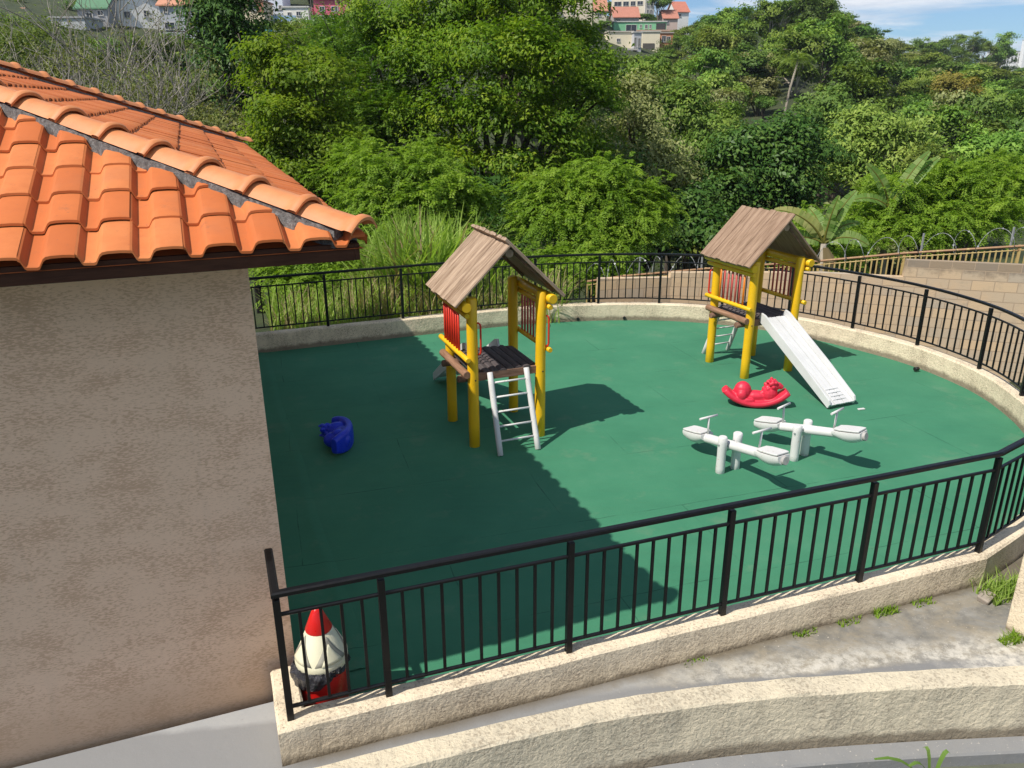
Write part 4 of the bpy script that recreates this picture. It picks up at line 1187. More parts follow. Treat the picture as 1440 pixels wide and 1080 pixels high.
# ------------------------------------------------------------------ vegetation
def mesh_np(name, verts, quads, tint, mats, midx=None, smooth=False):
    me = bpy.data.meshes.new(name)
    nv, nf = len(verts), len(quads)
    me.vertices.add(nv); me.vertices.foreach_set('co', np.asarray(verts, np.float32).ravel())
    me.loops.add(nf * 4); me.loops.foreach_set('vertex_index', np.asarray(quads, np.int32).ravel())
    me.polygons.add(nf); me.polygons.foreach_set('loop_start', np.arange(0, nf * 4, 4, dtype=np.int32))
    me.polygons.foreach_set('loop_total', np.full(nf, 4, np.int32))
    if midx is not None: me.polygons.foreach_set('material_index', np.asarray(midx, np.int32))
    me.update(calc_edges=True)
    at = me.attributes.new('tint', 'FLOAT', 'FACE'); at.data.foreach_set('value', np.asarray(tint, np.float32))
    for mm in mats: me.materials.append(mm)
    return me

def unit(a): return a / np.maximum(1e-9, np.linalg.norm(a, axis=1, keepdims=True))
def leaf_quads(pos, nrm, axis, L, Wd, fold=0.15):
    """diamond leaves: base, two sides, tip"""
    side = unit(np.cross(nrm, axis)); ax = unit(np.cross(side, nrm))
    L = L[:, None]; Wd = Wd[:, None]
    b = pos - ax * L * 0.5; t = pos + ax * L * 0.5 - nrm * L * 0.12
    s1 = pos - ax * L * 0.05 + side * Wd * 0.5 + nrm * L * fold; s2 = pos - ax * L * 0.05 - side * Wd * 0.5 + nrm * L * fold
    v = np.stack([b, s1, t, s2], 1).reshape(-1, 3)
    q = np.arange(len(pos) * 4).reshape(-1, 4)
    return v, q
def make_leaves(rng, lobes, n, size, asp=0.5, clump=26, cspread=0.34, droop=0.2, shell=0.72, jitter=0.75):
    """lobes: (x,y,z,rx,ry,rz). Leaf clumps spread through the outer part of every lobe."""
    lob = np.array(lobes, float)
    wts = (lob[:, 3] * lob[:, 4] + lob[:, 4] * lob[:, 5] + lob[:, 3] * lob[:, 5]); wts /= wts.sum()
    nc = max(8, n // clump)
    li = rng.choice(len(lob), nc, p=wts)
    d = unit(rng.normal(size=(nc, 3))); d[:, 2] = np.where(d[:, 2] < -0.55, -d[:, 2], d[:, 2])
    rad = shell + (1.06 - shell) * rng.random(nc) ** 0.6
    inner = rng.random(nc) < 0.18; rad[inner] *= 0.65
    cc = lob[li, :3] + d * lob[li, 3:6] * rad[:, None]
    ctint = np.clip(rng.normal(0.5, 0.22, nc), 0, 1)
    per = rng.integers(int(clump * 0.5), int(clump * 1.5), nc)
    idx = np.repeat(np.arange(nc), per)
    N = len(idx)
    spread = cspread * (0.7 + 0.6 * rng.random(nc))
    off = rng.normal(size=(N, 3)) * spread[idx][:, None] * np.array([1, 1, 0.5])
    pos = cc[idx] + off
    out = unit(d[idx] * 0.55 + off / np.maximum(0.05, spread[idx][:, None]) * 0.35 + np.array([-0.15, -0.1, 0.75]) + rng.normal(size=(N, 3)) * jitter * 0.42)
    axis = unit(d[idx] * np.array([1, 1, 0.3]) + rng.normal(size=(N, 3)) * jitter - np.array([0, 0, droop]))
    L = size * (0.65 + 0.7 * rng.random(N)); W_l = L * asp * (0.8 + 0.4 * rng.random(N))
    v, q = leaf_quads(pos, out, axis, L, W_l)
    tint = np.clip(ctint[idx] + rng.normal(0, 0.14, N), 0, 1)
    return v, q, tint
def make_sprays(rng, lobes, n, length, leaflet, pairs=9, width=None, droop=0.9, clump=5, cspread=0.3):
    """feathery pinnate sprays: a drooping rachis with paired narrow leaflets"""
    lob = np.array(lobes, float)
    wts = (lob[:, 3] * lob[:, 4] + lob[:, 4] * lob[:, 5] + lob[:, 3] * lob[:, 5]); wts /= wts.sum()
    nc = max(4, n // clump); li = rng.choice(len(lob), nc, p=wts)
    d = unit(rng.normal(size=(nc, 3))); d[:, 2] = np.where(d[:, 2] < -0.35, -d[:, 2], d[:, 2])
    cc = lob[li, :3] + d * lob[li, 3:6] * (0.62 + 0.42 * rng.random(nc))[:, None]
    ct = np.clip(rng.normal(0.5, 0.22, nc), 0, 1)
    idx = np.repeat(np.arange(nc), clump); N = len(idx)
    base = cc[idx] + rng.normal(size=(N, 3)) * cspread * np.array([1, 1, 0.7])
    dirn = unit(d[idx] * np.array([1, 1, 0.5]) + rng.normal(size=(N, 3)) * 0.6 + np.array([0, 0, 0.25]))
    L = length * (0.6 + 0.8 * rng.random(N))
    wl = width or leaflet * 0.34
    V_, Q_, T_ = [], [], []
    for p in range(pairs):
        t = (p + 0.5) / pairs
        ctr = base + dirn * (L * t)[:, None] - np.array([0, 0, 1]) * (droop * L * t * t * 0.6)[:, None]
        tan = unit(dirn - np.array([0, 0, 1]) * (droop * t * 1.2))
        sd = unit(np.cross(tan, np.array([0, 0, 1.0]) + rng.normal(size=(N, 3)) * 0.05)); nr = unit(np.cross(sd, tan))
        for s in (-1, 1):
            ax = unit(sd * s + tan * 0.45 - np.array([0, 0, 0.25]) + rng.normal(size=(N, 3)) * 0.18)
            ll = leaflet * (1 - 0.45 * abs(t - 0.45)) * (0.8 + 0.4 * rng.random(N))
            v, q = leaf_quads(ctr + ax * (ll * 0.5)[:, None], unit(nr + rng.normal(size=(N, 3)) * 0.25), ax, ll, np.full(N, wl), 0.05)
            V_.append(v); T_.append(np.clip(ct[idx] + rng.normal(0, 0.12, N), 0, 1))
    v = np.concatenate(V_); q = np.arange(len(v)).reshape(-1, 4)
    return v, q, np.concatenate(T_)
def limb_mesh(rg, base, tops, r0, seg=7, n=7, wig=0.06):
    m = MB()
    base = Vector(base)
    cen = Vector((0, 0, 0))
    for t in tops: cen += Vector(t)
    cen /= max(1, len(tops))
    fork = base.lerp(Vector((cen.x * 0.5 + base.x * 0.5, cen.y * 0.5 + base.y * 0.5, base.z)), 0.5); fork.z = base.z + (cen.z - base.z) * 0.45
    tp = [base + (fork - base) * (k / 4) + Vector((rg.uniform(-1, 1), rg.uniform(-1, 1), 0)) * (r0 * 0.3 if k else 0) for k in range(5)]
    m.tube(tp, [r0 * (1.25 - 0.5 * k / 4) if k else r0 * 1.5 for k in range(5)], n)
    for t in tops:
        t = Vector(t); L = (t - fork).length
        pts = []
        for k in range(seg):
            s = k / (seg - 1)
            p = fork.lerp(t, s); p.z += L * 0.12 * math.sin(PI * s)
            p += Vector((rg.uniform(-1, 1), rg.uniform(-1, 1), rg.uniform(-.6, .6))) * (L * wig * (0.2 + s) * (1 if k else 0))
            pts.append(p)
        m.tube(pts, [r0 * 0.62 * (1 - 0.85 * k / (seg - 1)) + 0.008 for k in range(seg)], 6)
        for j in range(2, seg - 1):
            e_ = pts[j] + Vector((rg.uniform(-1, 1), rg.uniform(-1, 1), rg.uniform(-.1, .9))) * (L * 0.28)
            m.tube([pts[j], pts[j].lerp(e_, 0.5) + Vector((0, 0, L * 0.03)), e_], [r0 * 0.22, r0 * 0.13, 0.006], 5)
    return m
def link_mesh(name, me, parent=None):
    o = bpy.data.objects.new(name, me); COL.objects.link(o)
    if parent: o.parent = parent
    return o
def roughen(lobes, rg, k=4):
    out = []
    for x, y, z, a, b, c in lobes:
        out.append((x, y, z, a * 0.78, b * 0.78, c * 0.78))
        for _ in range(k):
            t = rg.uniform(0, 2 * PI); e_ = rg.uniform(-0.2, 1.25); q = rg.uniform(0.30, 0.58)
            out.append((x + a * 0.85 * math.cos(t) * math.cos(e_), y + b * 0.85 * math.sin(t) * math.cos(e_), z + c * 1.0 * math.sin(e_), a * q, b * q, c * q * rg.uniform(0.8, 1.3)))
    return out
def tree(name, loc, label, cat, lobes, leaves, leafmat, trunk_r, barkmat='bark', group=None, seed=1, kind='leaf', tops=None, base_z=0.0, rz=0, **kw):
    rng = np.random.default_rng(seed); rg = random.Random(seed)
    root = empty(name, loc, rz, label, cat, group)
    lobes0 = lobes; lobes = roughen(lobes, rg)
    if kind == 'leaf': v, q, t = make_leaves(rng, lobes, leaves, **kw)
    else: v, q, t = make_sprays(rng, lobes, leaves, **kw)
    link_mesh('crown', mesh_np('crown', v, q, t, [MAT[leafmat]]), root)
    if trunk_r:
        tp = tops or [(l[0], l[1], l[2] + l[5] * 0.2) for l in lobes0]
        o = limb_mesh(rg, (0, 0, base_z - 0.3), tp, trunk_r).build('trunk', MAT[barkmat], root)
    return root
def rand_lobes(rg, R_, H0, H1, n, rs=(0.3, 0.5), flat_=0.75, cx=0, cy=0):
    out = []
    for k in range(n):
        a = rg.uniform(0, 2 * PI); z = rg.uniform(0.0, 1.0); rr = math.sqrt(rg.random()) * R_ * (1.0 - 0.45 * abs(z - 0.35)) 
        s = R_ * rg.uniform(*rs)
        out.append((cx + rr * math.cos(a), cy + rr * math.sin(a), H0 + (H1 - H0) * z, s, s, s * flat_))
    return out

# --- the big olive-green tree behind the railing
y0 = 29.0; gx = PX(690, y0); gz = ground_z(gx, y0)
rg = random.Random(31)
def rel(u, v, y): return (PX(u, y) - gx, y - y0, CAMZ + K(v) * y - gz)
L_ = []
for u, v, y, s in [(560, 40, 30, 1.5), (640, 10, 30, 1.6), (720, 0, 29, 1.7), (790, 40, 28.5, 1.6), (812, 92, 28.5, 1.15), (600, 110, 28, 1.5), (680, 80, 27.5, 1.7), (760, 100, 27, 1.7), (830, 150, 28, 1.2), (640, 170, 27.5, 1.5), (720, 170, 26.8, 1.6), (790, 190, 27, 1.4), (690, 235, 27, 1.3), (760, 250, 27.5, 1.2), (820, 215, 28.5, 1.0), (640, 240, 28, 1.2), (600, 190, 28.5, 1.1), (700, 30, 32, 1.9), (620, 80, 32, 1.9), (780, 120, 32, 1.9), (700, -35, 30, 1.1), (590, 0, 31, 1.0), (770, -5, 30, 1.0), (745, 300, 28.5, 0.9), (848, 130, 29, .55)]:
    p = rel(u, v, y); L_.append((*p, s, s, s * 0.72))
tree('broadleaf_tree', (gx, y0, gz), 'largest olive green tree rising behind the railing between the two playhouses', 'tree', L_, 82000, 'leaf_olive', 0.28, seed=31, size=0.15, asp=0.42, clump=120, cspread=0.31, tops=[(l[0], l[1], l[2]) for l in L_[::2]])
# --- fern-leaved tree left of it
y0 = 30.5; gx = PX(515, y0); gz = ground_z(gx, y0)
L_ = []
for u, v, y, s in [(500, 60, 31, 1.3), (545, 85, 30, 1.3), (470, 100, 31, 1.2), (520, 130, 29.5, 1.4), (560, 165, 29.5, 1.2), (480, 170, 30, 1.2), (530, 205, 30, 1.1), (440, 140, 31, 1.0), (570, 60, 31.5, 1.2), (590, 140, 30, .9)]:
    p = (PX(u, y) - gx, y - y0, CAMZ + K(v) * y - gz); L_.append((*p, s * 1.2, s * 1.2, s * 0.5))
tree('feathery_tree', (gx, y0, gz), 'dark fern leaved tree in layered tiers, left of the largest tree', 'tree', L_, 3200, 'leaf_fern', 0.16, seed=32, kind='spray', length=0.6, leaflet=0.13, pairs=11, droop=0.45, clump=6, cspread=0.28)
# --- lime-leaved tree above the tiled roof
y0 = 25.0; gx = PX(420, y0); gz = ground_z(gx, y0)
L_ = []
for u, v, y, s in [(400, 100, 25, .9), (440, 130, 24.5, 1.0), (380, 150, 25, .9), (420, 180, 24, 1.1), (465, 190, 24.5, .9), (390, 215, 24.5, .9), (440, 240, 24, 1.0), (480, 260, 25, .8), (405, 265, 25, .8), (455, 95, 26, .8), (365, 120, 26, .6)]:
    p = (PX(u, y) - gx, y - y0, CAMZ + K(v) * y - gz); L_.append((*p, s, s, s * 0.75))
tree('broadleaf_tree', (gx, y0, gz), 'yellow green leafy tree standing just right of the tiled roof slope', 'tree', L_, 21000, 'leaf_lime', 0.12, seed=33, size=0.14, asp=0.5, clump=80, cspread=0.25)
# --- tall dark evergreen
y0 = 34.0; gx = PX(335, y0); gz = ground_z(gx, y0)
L_ = []
for u, v, y, s in [(320, 5, 34, 1.1), (350, 20, 34, 1.2), (300, 40, 34, 1.0), (340, 60, 33.5, 1.3), (370, 75, 34, .9), (320, 90, 33.5, 1.1), (355, 115, 34, 1.0), (345, 150, 34, .9), (370, 190, 34, .9), (355, 220, 34, .9), (330, -30, 34, 1.0), (300, -10, 34.5, .8), (365, -5, 34.5, .8), (390, 140, 34.5, .7)]:
    p = (PX(u, y) - gx, y - y0, CAMZ + K(v) * y - gz); L_.append((*p, s, s, s * 0.8))
tree('evergreen_tree', (gx, y0, gz), 'tall dark evergreen tree draped in creepers among the bare trees', 'tree', L_, 15000, 'leaf_dark', 0.2, seed=34, size=0.22, asp=0.35, clump=22, cspread=0.3, droop=0.7)
# --- bright feathery shrubs just beyond the railing
def feathery(u0, y0, spec, label, seed, n=1500, mat='leaf_bright', ln=0.5, lf=0.105):
    gx = PX(u0, y0); gz = ground_z(gx, y0); L_ = []
    for u, v, y, s in spec:
        p = (PX(u, y) - gx, y - y0, CAMZ + K(v) * y - gz); L_.append((*p, s, s, s * 0.72))
    return tree('feathery_shrub', (gx, y0, gz), label, 'shrub', L_, int(n * 1.45), mat, 0.07, seed=seed, kind='spray', length=ln, leaflet=lf, pairs=13, droop=1.0, clump=9, cspread=0.20, group=None)
feathery(590, 22, [(530, 250, 22, .75), (580, 240, 22, .75), (625, 265, 21.5, .75), (650, 300, 21.5, .7), (600, 300, 21, .75), (545, 300, 21, .75), (515, 290, 21.5, .6), (570, 340, 20.5, .7), (640, 335, 21, .6), (500, 225, 23, .6), (475, 245, 23, .5)], 'bright green feathery shrub behind the left railing, above the tall grass', 41, 2400)
feathery(840, 22, [(770, 270, 22, .65), (810, 285, 21.5, .75), (850, 265, 22, .75), (890, 290, 21.5, .75), (925, 300, 22, .55), (830, 320, 21, .75), (880, 330, 21, .7), (780, 320, 21.5, .65), (755, 300, 22, .45), (915, 335, 21.5, .5), (855, 350, 20.5, .6)], 'bright green feathery shrub between the two playhouses, behind the railing', 42, 2600)
feathery(1350, 25, [(1290, 290, 24.5, .85), (1340, 280, 25, .9), (1390, 285, 25, .9), (1430, 265, 25.5, .9), (1300, 330, 23.5, .8), (1360, 325, 24, .85), (1420, 320, 24, .85), (1255, 320, 24, .6), (1470, 300, 25, .9), (1270, 275, 26, .6)], 'bright feathery shrub spreading behind the ochre fence at the right edge', 43, 2800)
feathery(1195, 23.5, [(1170, 330, 23, .5), (1200, 345, 22.5, .55), (1235, 340, 23, .55), (1160, 355, 22, .5), (1215, 365, 22, .5)], 'low feathery shrub behind the far playhouse, under the banana plant', 44, 700)
feathery(400, 20.5, [(365, 380, 20, .55), (400, 395, 19.5, .6), (440, 380, 20, .6), (380, 420, 19, .5), (430, 420, 19, .55), (470, 400, 19.5, .55), (350, 360, 21, .6), (455, 345, 21.5, .6), (490, 330, 21.5, .5), (410, 350, 21, .6)], 'feathery green shrub seen through the railing beside the house wall', 45, 1700)
feathery(800, 20, [(790, 385, 19.5, .45), (830, 390, 19.5, .45), (870, 380, 20, .4), (760, 380, 19.8, .45), (810, 360, 20.5, .5)], 'low green shrub seen through the railing right of the near playhouse', 46, 700)
# --- trees right of centre
def bushy(u0, y0, spec, label, seed, n, mat, size, asp=0.5, cat='tree', bark_='bark', tr=0.14, nm='broadleaf_tree', clump=70, cs=0.34, droop=0.2):
    gx = PX(u0, y0); gz = ground_z(gx, y0); L_ = []
    for u, v, y, s in spec:
        p = (PX(u, y) - gx, y - y0, CAMZ + K(v) * y - gz); L_.append((*p, s, s, s * 0.75))
    return tree(nm, (gx, y0, gz), label, cat, L_, n, mat, tr, bark_, seed=seed, size=size, asp=asp, clump=clump, cspread=cs, droop=droop)
bushy(920, 33, [(890, 140, 33, .9), (910, 180, 32.5, 1.0), (930, 220, 32.5, 1.0), (900, 240, 32, .8), (945, 265, 32, .9), (965, 300, 31.5, .8), (885, 190, 34, .8), (980, 330, 31, .7), (955, 240, 33, .7)], 'pale grey green tree beside the largest tree, right of its crown', 51, 9000, 'leaf_grey', 0.19, 0.4)
bushy(1090, 34, [(1050, 205, 34, 1.0), (1100, 207, 34, 1.1), (1140, 215, 34, 1.1), (1070, 240, 33.5, 1.2), (1120, 250, 33, 1.2), (1040, 270, 33.5, 1.0), (1090, 295, 33, 1.0), (1145, 285, 33.5, .9), (1020, 240, 35, .9), (1030, 310, 33, .8)], 'dark glossy broad leaved tree right behind the far playhouse roof', 52, 22000, 'leaf_dark', 0.20, 0.5, cs=0.38, clump=110)
bushy(1250, 37, [(1210, 195, 37, 1.0), (1250, 185, 37, 1.2), (1295, 200, 37, 1.1), (1230, 220, 36.5, 1.2), (1280, 230, 36.5, 1.2), (1320, 225, 37, .9), (1200, 240, 36.5, .9), (1250, 260, 36, 1.0), (1180, 260, 36, .8), (1310, 255, 36.5, .8)], 'round crowned olive tree above the banana plants', 53, 12000, 'w_olive', 0.24, 0.35)
bushy(965, 30, [(975, 310, 30, .8), (1000, 335, 29.5, .8), (950, 345, 29.5, .7), (985, 290, 31, .7), (1030, 340, 29, .7), (940, 320, 30.5, .6)], 'dark shrub in shadow between the feathery shrub and the far playhouse', 54, 6000, 'leaf_dark', 0.2, 0.5, 'shrub', tr=0.08, nm='broadleaf_shrub')
bushy(700, 25.5, [(690, 280, 26, .8), (720, 310, 25.5, .7), (670, 320, 25, .7), (740, 340, 25, .6), (700, 345, 24.5, .7), (660, 285, 26, .6)], 'dark shrub in the shade under the largest tree', 55, 6500, 'leaf_dark', 0.17, 0.45, 'shrub', tr=0.08, nm='broadleaf_shrub')
bushy(1400, 40, [(1370, 230, 40, 1.2), (1410, 215, 40, 1.3), (1450, 225, 40, 1.3), (1345, 260, 39, 1.0), (1390, 255, 39, 1.2), (1440, 260, 39, 1.2)], 'mid green tree at the right edge above the feathery shrub', 56, 9000, 'w_mid', 0.25, 0.4)
bushy(955, 44, [(925, 150, 44, 1.4), (970, 160, 44, 1.4), (1005, 185, 43, 1.3), (940, 195, 43, 1.3), (985, 220, 42.5, 1.2), (1010, 235, 42, 1.0), (920, 115, 45, 1.2)], 'mid green bushy tree behind the pale grey green tree', 57, 11000, 'w_mid', 0.26, 0.4)
bushy(1170, 45, [(1160, 170, 45, 1.2), (1185, 180, 45, 1.3), (1170, 150, 46, 1.1), (1200, 210, 44, 1.0), (1165, 215, 44, 1.1)], 'bushy green tree between the dark broad leaved tree and the round olive tree', 58, 8000, 'w_dark', 0.26, 0.4)
# dark-blue-green fill shrubs low in the valley, each its own plant
for i, (u, v, y, s, mat) in enumerate([(480, 300, 27, 1.3, 'w_mid'), (520, 210, 34, 1.3, 'w_dark'), (620, 290, 29, 1.2, 'w_dark'), (580, 230, 31, 1.3, 'leaf_dark'), (850, 260, 30, 1.3, 'leaf_dark'), (800, 240, 31, 1.3, 'w_dark'), (1340, 250, 34, 1.3, 'w_mid'), (1060, 340, 29, 1.0, 'w_dark'), (1140, 320, 27, .8, 'w_mid'), (880, 300, 27, 1.0, 'w_dark'), (480, 190, 36, 1.4, 'leaf_olive'), (435, 60, 42, 1.6, 'w_mid'), (470, 40, 46, 1.7, 'leaf_dark'), (420, 280, 27, 1.0, 'w_dark')]):
    gx = PX(u, y); gz = ground_z(gx, y); zc = CAMZ + K(v) * y - gz
    rg_ = random.Random(70 + i); lobes = rand_lobes(rg_, s * 1.1, max(0.4, zc - s * 1.6), zc + s * 0.3, 6, (0.5, 0.75))
    names = ['beside the fern leaved tree', 'behind the fern leaved tree', 'under the left side of the largest tree', 'behind the left feathery shrub', 'under the right side of the largest tree', 'deep behind the largest tree', 'behind the right feathery shrub', 'behind the far playhouse', 'left of the banana plant', 'right of the middle feathery shrub', 'above the yellow green tree', 'below the pink house', 'left of the largest tree top', 'beside the end of the tiled roof']
    tone = {'w_mid': 'mid green', 'w_dark': 'dark green', 'leaf_dark': 'deep green', 'leaf_olive': 'olive green'}[mat]
    tree('undergrowth_bush', (gx, y, gz), tone + ' bush ' + names[i], 'bush', lobes, 5000, mat, 0.07, seed=80 + i, size=0.20, asp=0.42, clump=60, cspread=0.34)

# --- bare, twiggy trees on the left
def bare_tree(u0, y0, htop, label, seed, r0=0.09, spread=0.5, leafy=0):
    gx = PX(u0, y0); gz = ground_z(gx, y0)
    r0 *= 1.35; root = empty('bare_tree', (gx, y0, gz), 0, label, 'tree', None)
    rg = random.Random(seed); m = MB(); tips = []
    H = CAMZ + K(htop) * y0 - gz
    def grow(p, d, L, r, lev):
        n = 4; pts = [p]
        for k in range(n):
            d = (d + Vector((rg.uniform(-1, 1), rg.uniform(-1, 1), rg.uniform(-.5, .7))) * 0.20).normalized()
            p = p + d * (L / n); pts.append(p)
        m.tube(pts, [r * (1 - 0.45 * k / n) for k in range(n + 1)], 6 if lev < 2 else 4, caps=False)
        if lev >= 5 or r < 0.006: tips.append(p); return
        nb = 3 if lev in (0, 1, 2) else 2 + (rg.random() < 0.6)
        for k in range(nb):
            ax = Vector((rg.uniform(-1, 1), rg.uniform(-1, 1), rg.uniform(-.1, .6)))
            nd = (d * 0.75 + ax * spread * 1.25).normalized()
            q = pts[-1] if k < 2 else pts[rg.choice((2, 3))]
            grow(q, nd, L * rg.uniform(0.62, 0.86), r * rg.uniform(0.5, 0.66), lev + 1)
    grow(Vector((0, 0, -0.3)), Vector((rg.uniform(-.15, .15), rg.uniform(-.1, .1), 1)), H * 0.36, r0, 0)
    m.build('branches', MAT['greybark'], root)
    if leafy:
        rng = np.random.default_rng(seed); T = np.array([tuple(t) for t in tips]); N = len(T) * leafy
        idx = np.repeat(np.arange(len(T)), leafy)
        pos = T[idx] + rng.normal(size=(N, 3)) * 0.16
        v, q = leaf_quads(pos, unit(rng.normal(size=(N, 3)) + np.array([0, 0, 0.7])), unit(rng.normal(size=(N, 3))), np.full(N, 0.10) * (0.6 + 0.8 * rng.random(N)), np.full(N, 0.045))
        link_mesh('crown', mesh_np('crown', v, q, np.clip(rng.normal(.5, .25, N), 0, 1), [MAT['leaf_scrub']]), root)
    return root
bare_tree(118, 30, -20, 'bare grey tree in front of the green roofed house', 61, 0.12, 0.5)
bare_tree(200, 28, 0, 'bare forked tree in front of the white gabled house', 62, 0.10, 0.5, 2)
bare_tree(40, 27, 20, 'bare twiggy tree at the left edge above the roof ridge', 63, 0.10, 0.55, 3)
bare_tree(255, 27, 80, 'half bare scrubby tree left of the dark evergreen', 64, 0.08, 0.6, 7)
bare_tree(165, 25, 85, 'half bare scrubby tree just above the far hip of the roof', 65, 0.08, 0.6, 7)
bare_tree(85, 24, 95, 'half bare scrubby tree near the left edge of the roof', 66, 0.07, 0.6, 6)
bare_tree(305, 26, 130, 'half bare scrubby tree above the lower end of the roof hip', 67, 0.07, 0.6, 8)
bare_tree(485, 52, -15, 'bare tree standing in front of the pink house', 68, 0.13, 0.5)
for i, (u, v, y, s, nm) in enumerate([(20, 75, 29, 1.0, 'at the left edge below the bare twiggy tree'), (70, 55, 34, 1.2, 'between the two bare trees on the left'), (230, 110, 31, 1.1, 'between the roof and the white gabled house'), (150, 90, 33, 1.1, 'below the green roofed house'), (280, 165, 28, 1.0, 'in front of the dark evergreen'), (110, 105, 29, .9, 'behind the near hip of the roof'), (310, 220, 26, .9, 'close to the lower end of the roof'), (200, 150, 28, .9, 'behind the middle of the far roof hip')]):
    gx = PX(u, y); gz = ground_z(gx, y); zc = CAMZ + K(v) * y - gz; rg_ = random.Random(170 + i)
    lobes = rand_lobes(rg_, s * 1.3, max(0.4, zc - s * 2.4), zc + s * 0.2, 7, (0.5, 0.8))
    tree('scrub_bush', (gx, y, gz), ('leafy green scrub bush ' if i in (0, 1) else 'dry grey green scrub bush ') + nm, 'bush', lobes, 5200, 'w_mid' if i in (0, 1) else 'leaf_scrub', 0.06, 'greybark', seed=180 + i, size=0.15, asp=0.38, clump=14, cspread=0.34)

# --- tall grass behind the left railing
def grass_clump(name, label, area, n, hmin, hmax, mats, seed, frac_dry=0.2, width=0.022):
    rng = np.random.default_rng(seed); vs = []; qs = []; ts = []; mi = []
    rg = random.Random(seed)
    for k in range(n):
        x, y, = area(rg); z = ground_z(x, y) - 0.05
        h = rg.uniform(hmin, hmax); a = rg.uniform(0, 2 * PI); lean = rg.uniform(0.1, 0.75) * h; d = (math.cos(a), math.sin(a)); s = (-d[1], d[0])
        w_ = width * rg.uniform(0.6, 1.3); b = len(vs); N = 6
        dry = rg.random() < frac_dry
        tt = min(1, max(0, rg.gauss(0.5, 0.25)))
        for i in range(N):
            t = i / (N - 1); out = lean * t ** 2.2; hz = h * (t - 0.22 * t ** 3 * (lean / h) * 2); ww = w_ * (1 - t) ** 0.6 + 0.002
            vs.append((x + d[0] * out + s[0] * ww, y + d[1] * out + s[1] * ww, z + hz)); vs.append((x + d[0] * out - s[0] * ww, y + d[1] * out - s[1] * ww, z + hz))
        for i in range(N - 1):
            qs.append((b + 2 * i, b + 2 * i + 1, b + 2 * i + 3, b + 2 * i + 2)); ts.append(tt); mi.append(1 if dry else 0)
    o = link_mesh(name, mesh_np(name, vs, qs, ts, mats, mi)); tag(o, label, 'grass', kind='stuff'); return o
def area_tall(rg):
    y = rg.uniform(17.0, 21.5); u = rg.gauss(590, 34); return PX(min(690, max(470, u)), y), y
grass_clump('tall_grass', 'tall bright green grass growing behind the left railing', area_tall, 2600, 1.3, 2.8, [MAT['grassblade'], MAT['straw']], 5, 0.08, 0.038)
def area_mid(rg):
    y = rg.uniform(16.2, 19.5); u = rg.uniform(470, 800); return PX(u, y), y + max(0, 0)
grass_clump('dry_grass', 'half dry yellow grass seen through the left railing', area_mid, 4200, 0.5, 1.35, [MAT['grassblade'], MAT['straw']], 6, 0.5, 0.014)
def area_left(rg):
    y = rg.uniform(15.6, 19); u = rg.uniform(345, 520); return PX(u, y), y
grass_clump('low_grass', 'low green grass behind the railing next to the house', area_left, 1800, 0.3, 0.9, [MAT['grassblade'], MAT['straw']], 7, 0.25, 0.012)

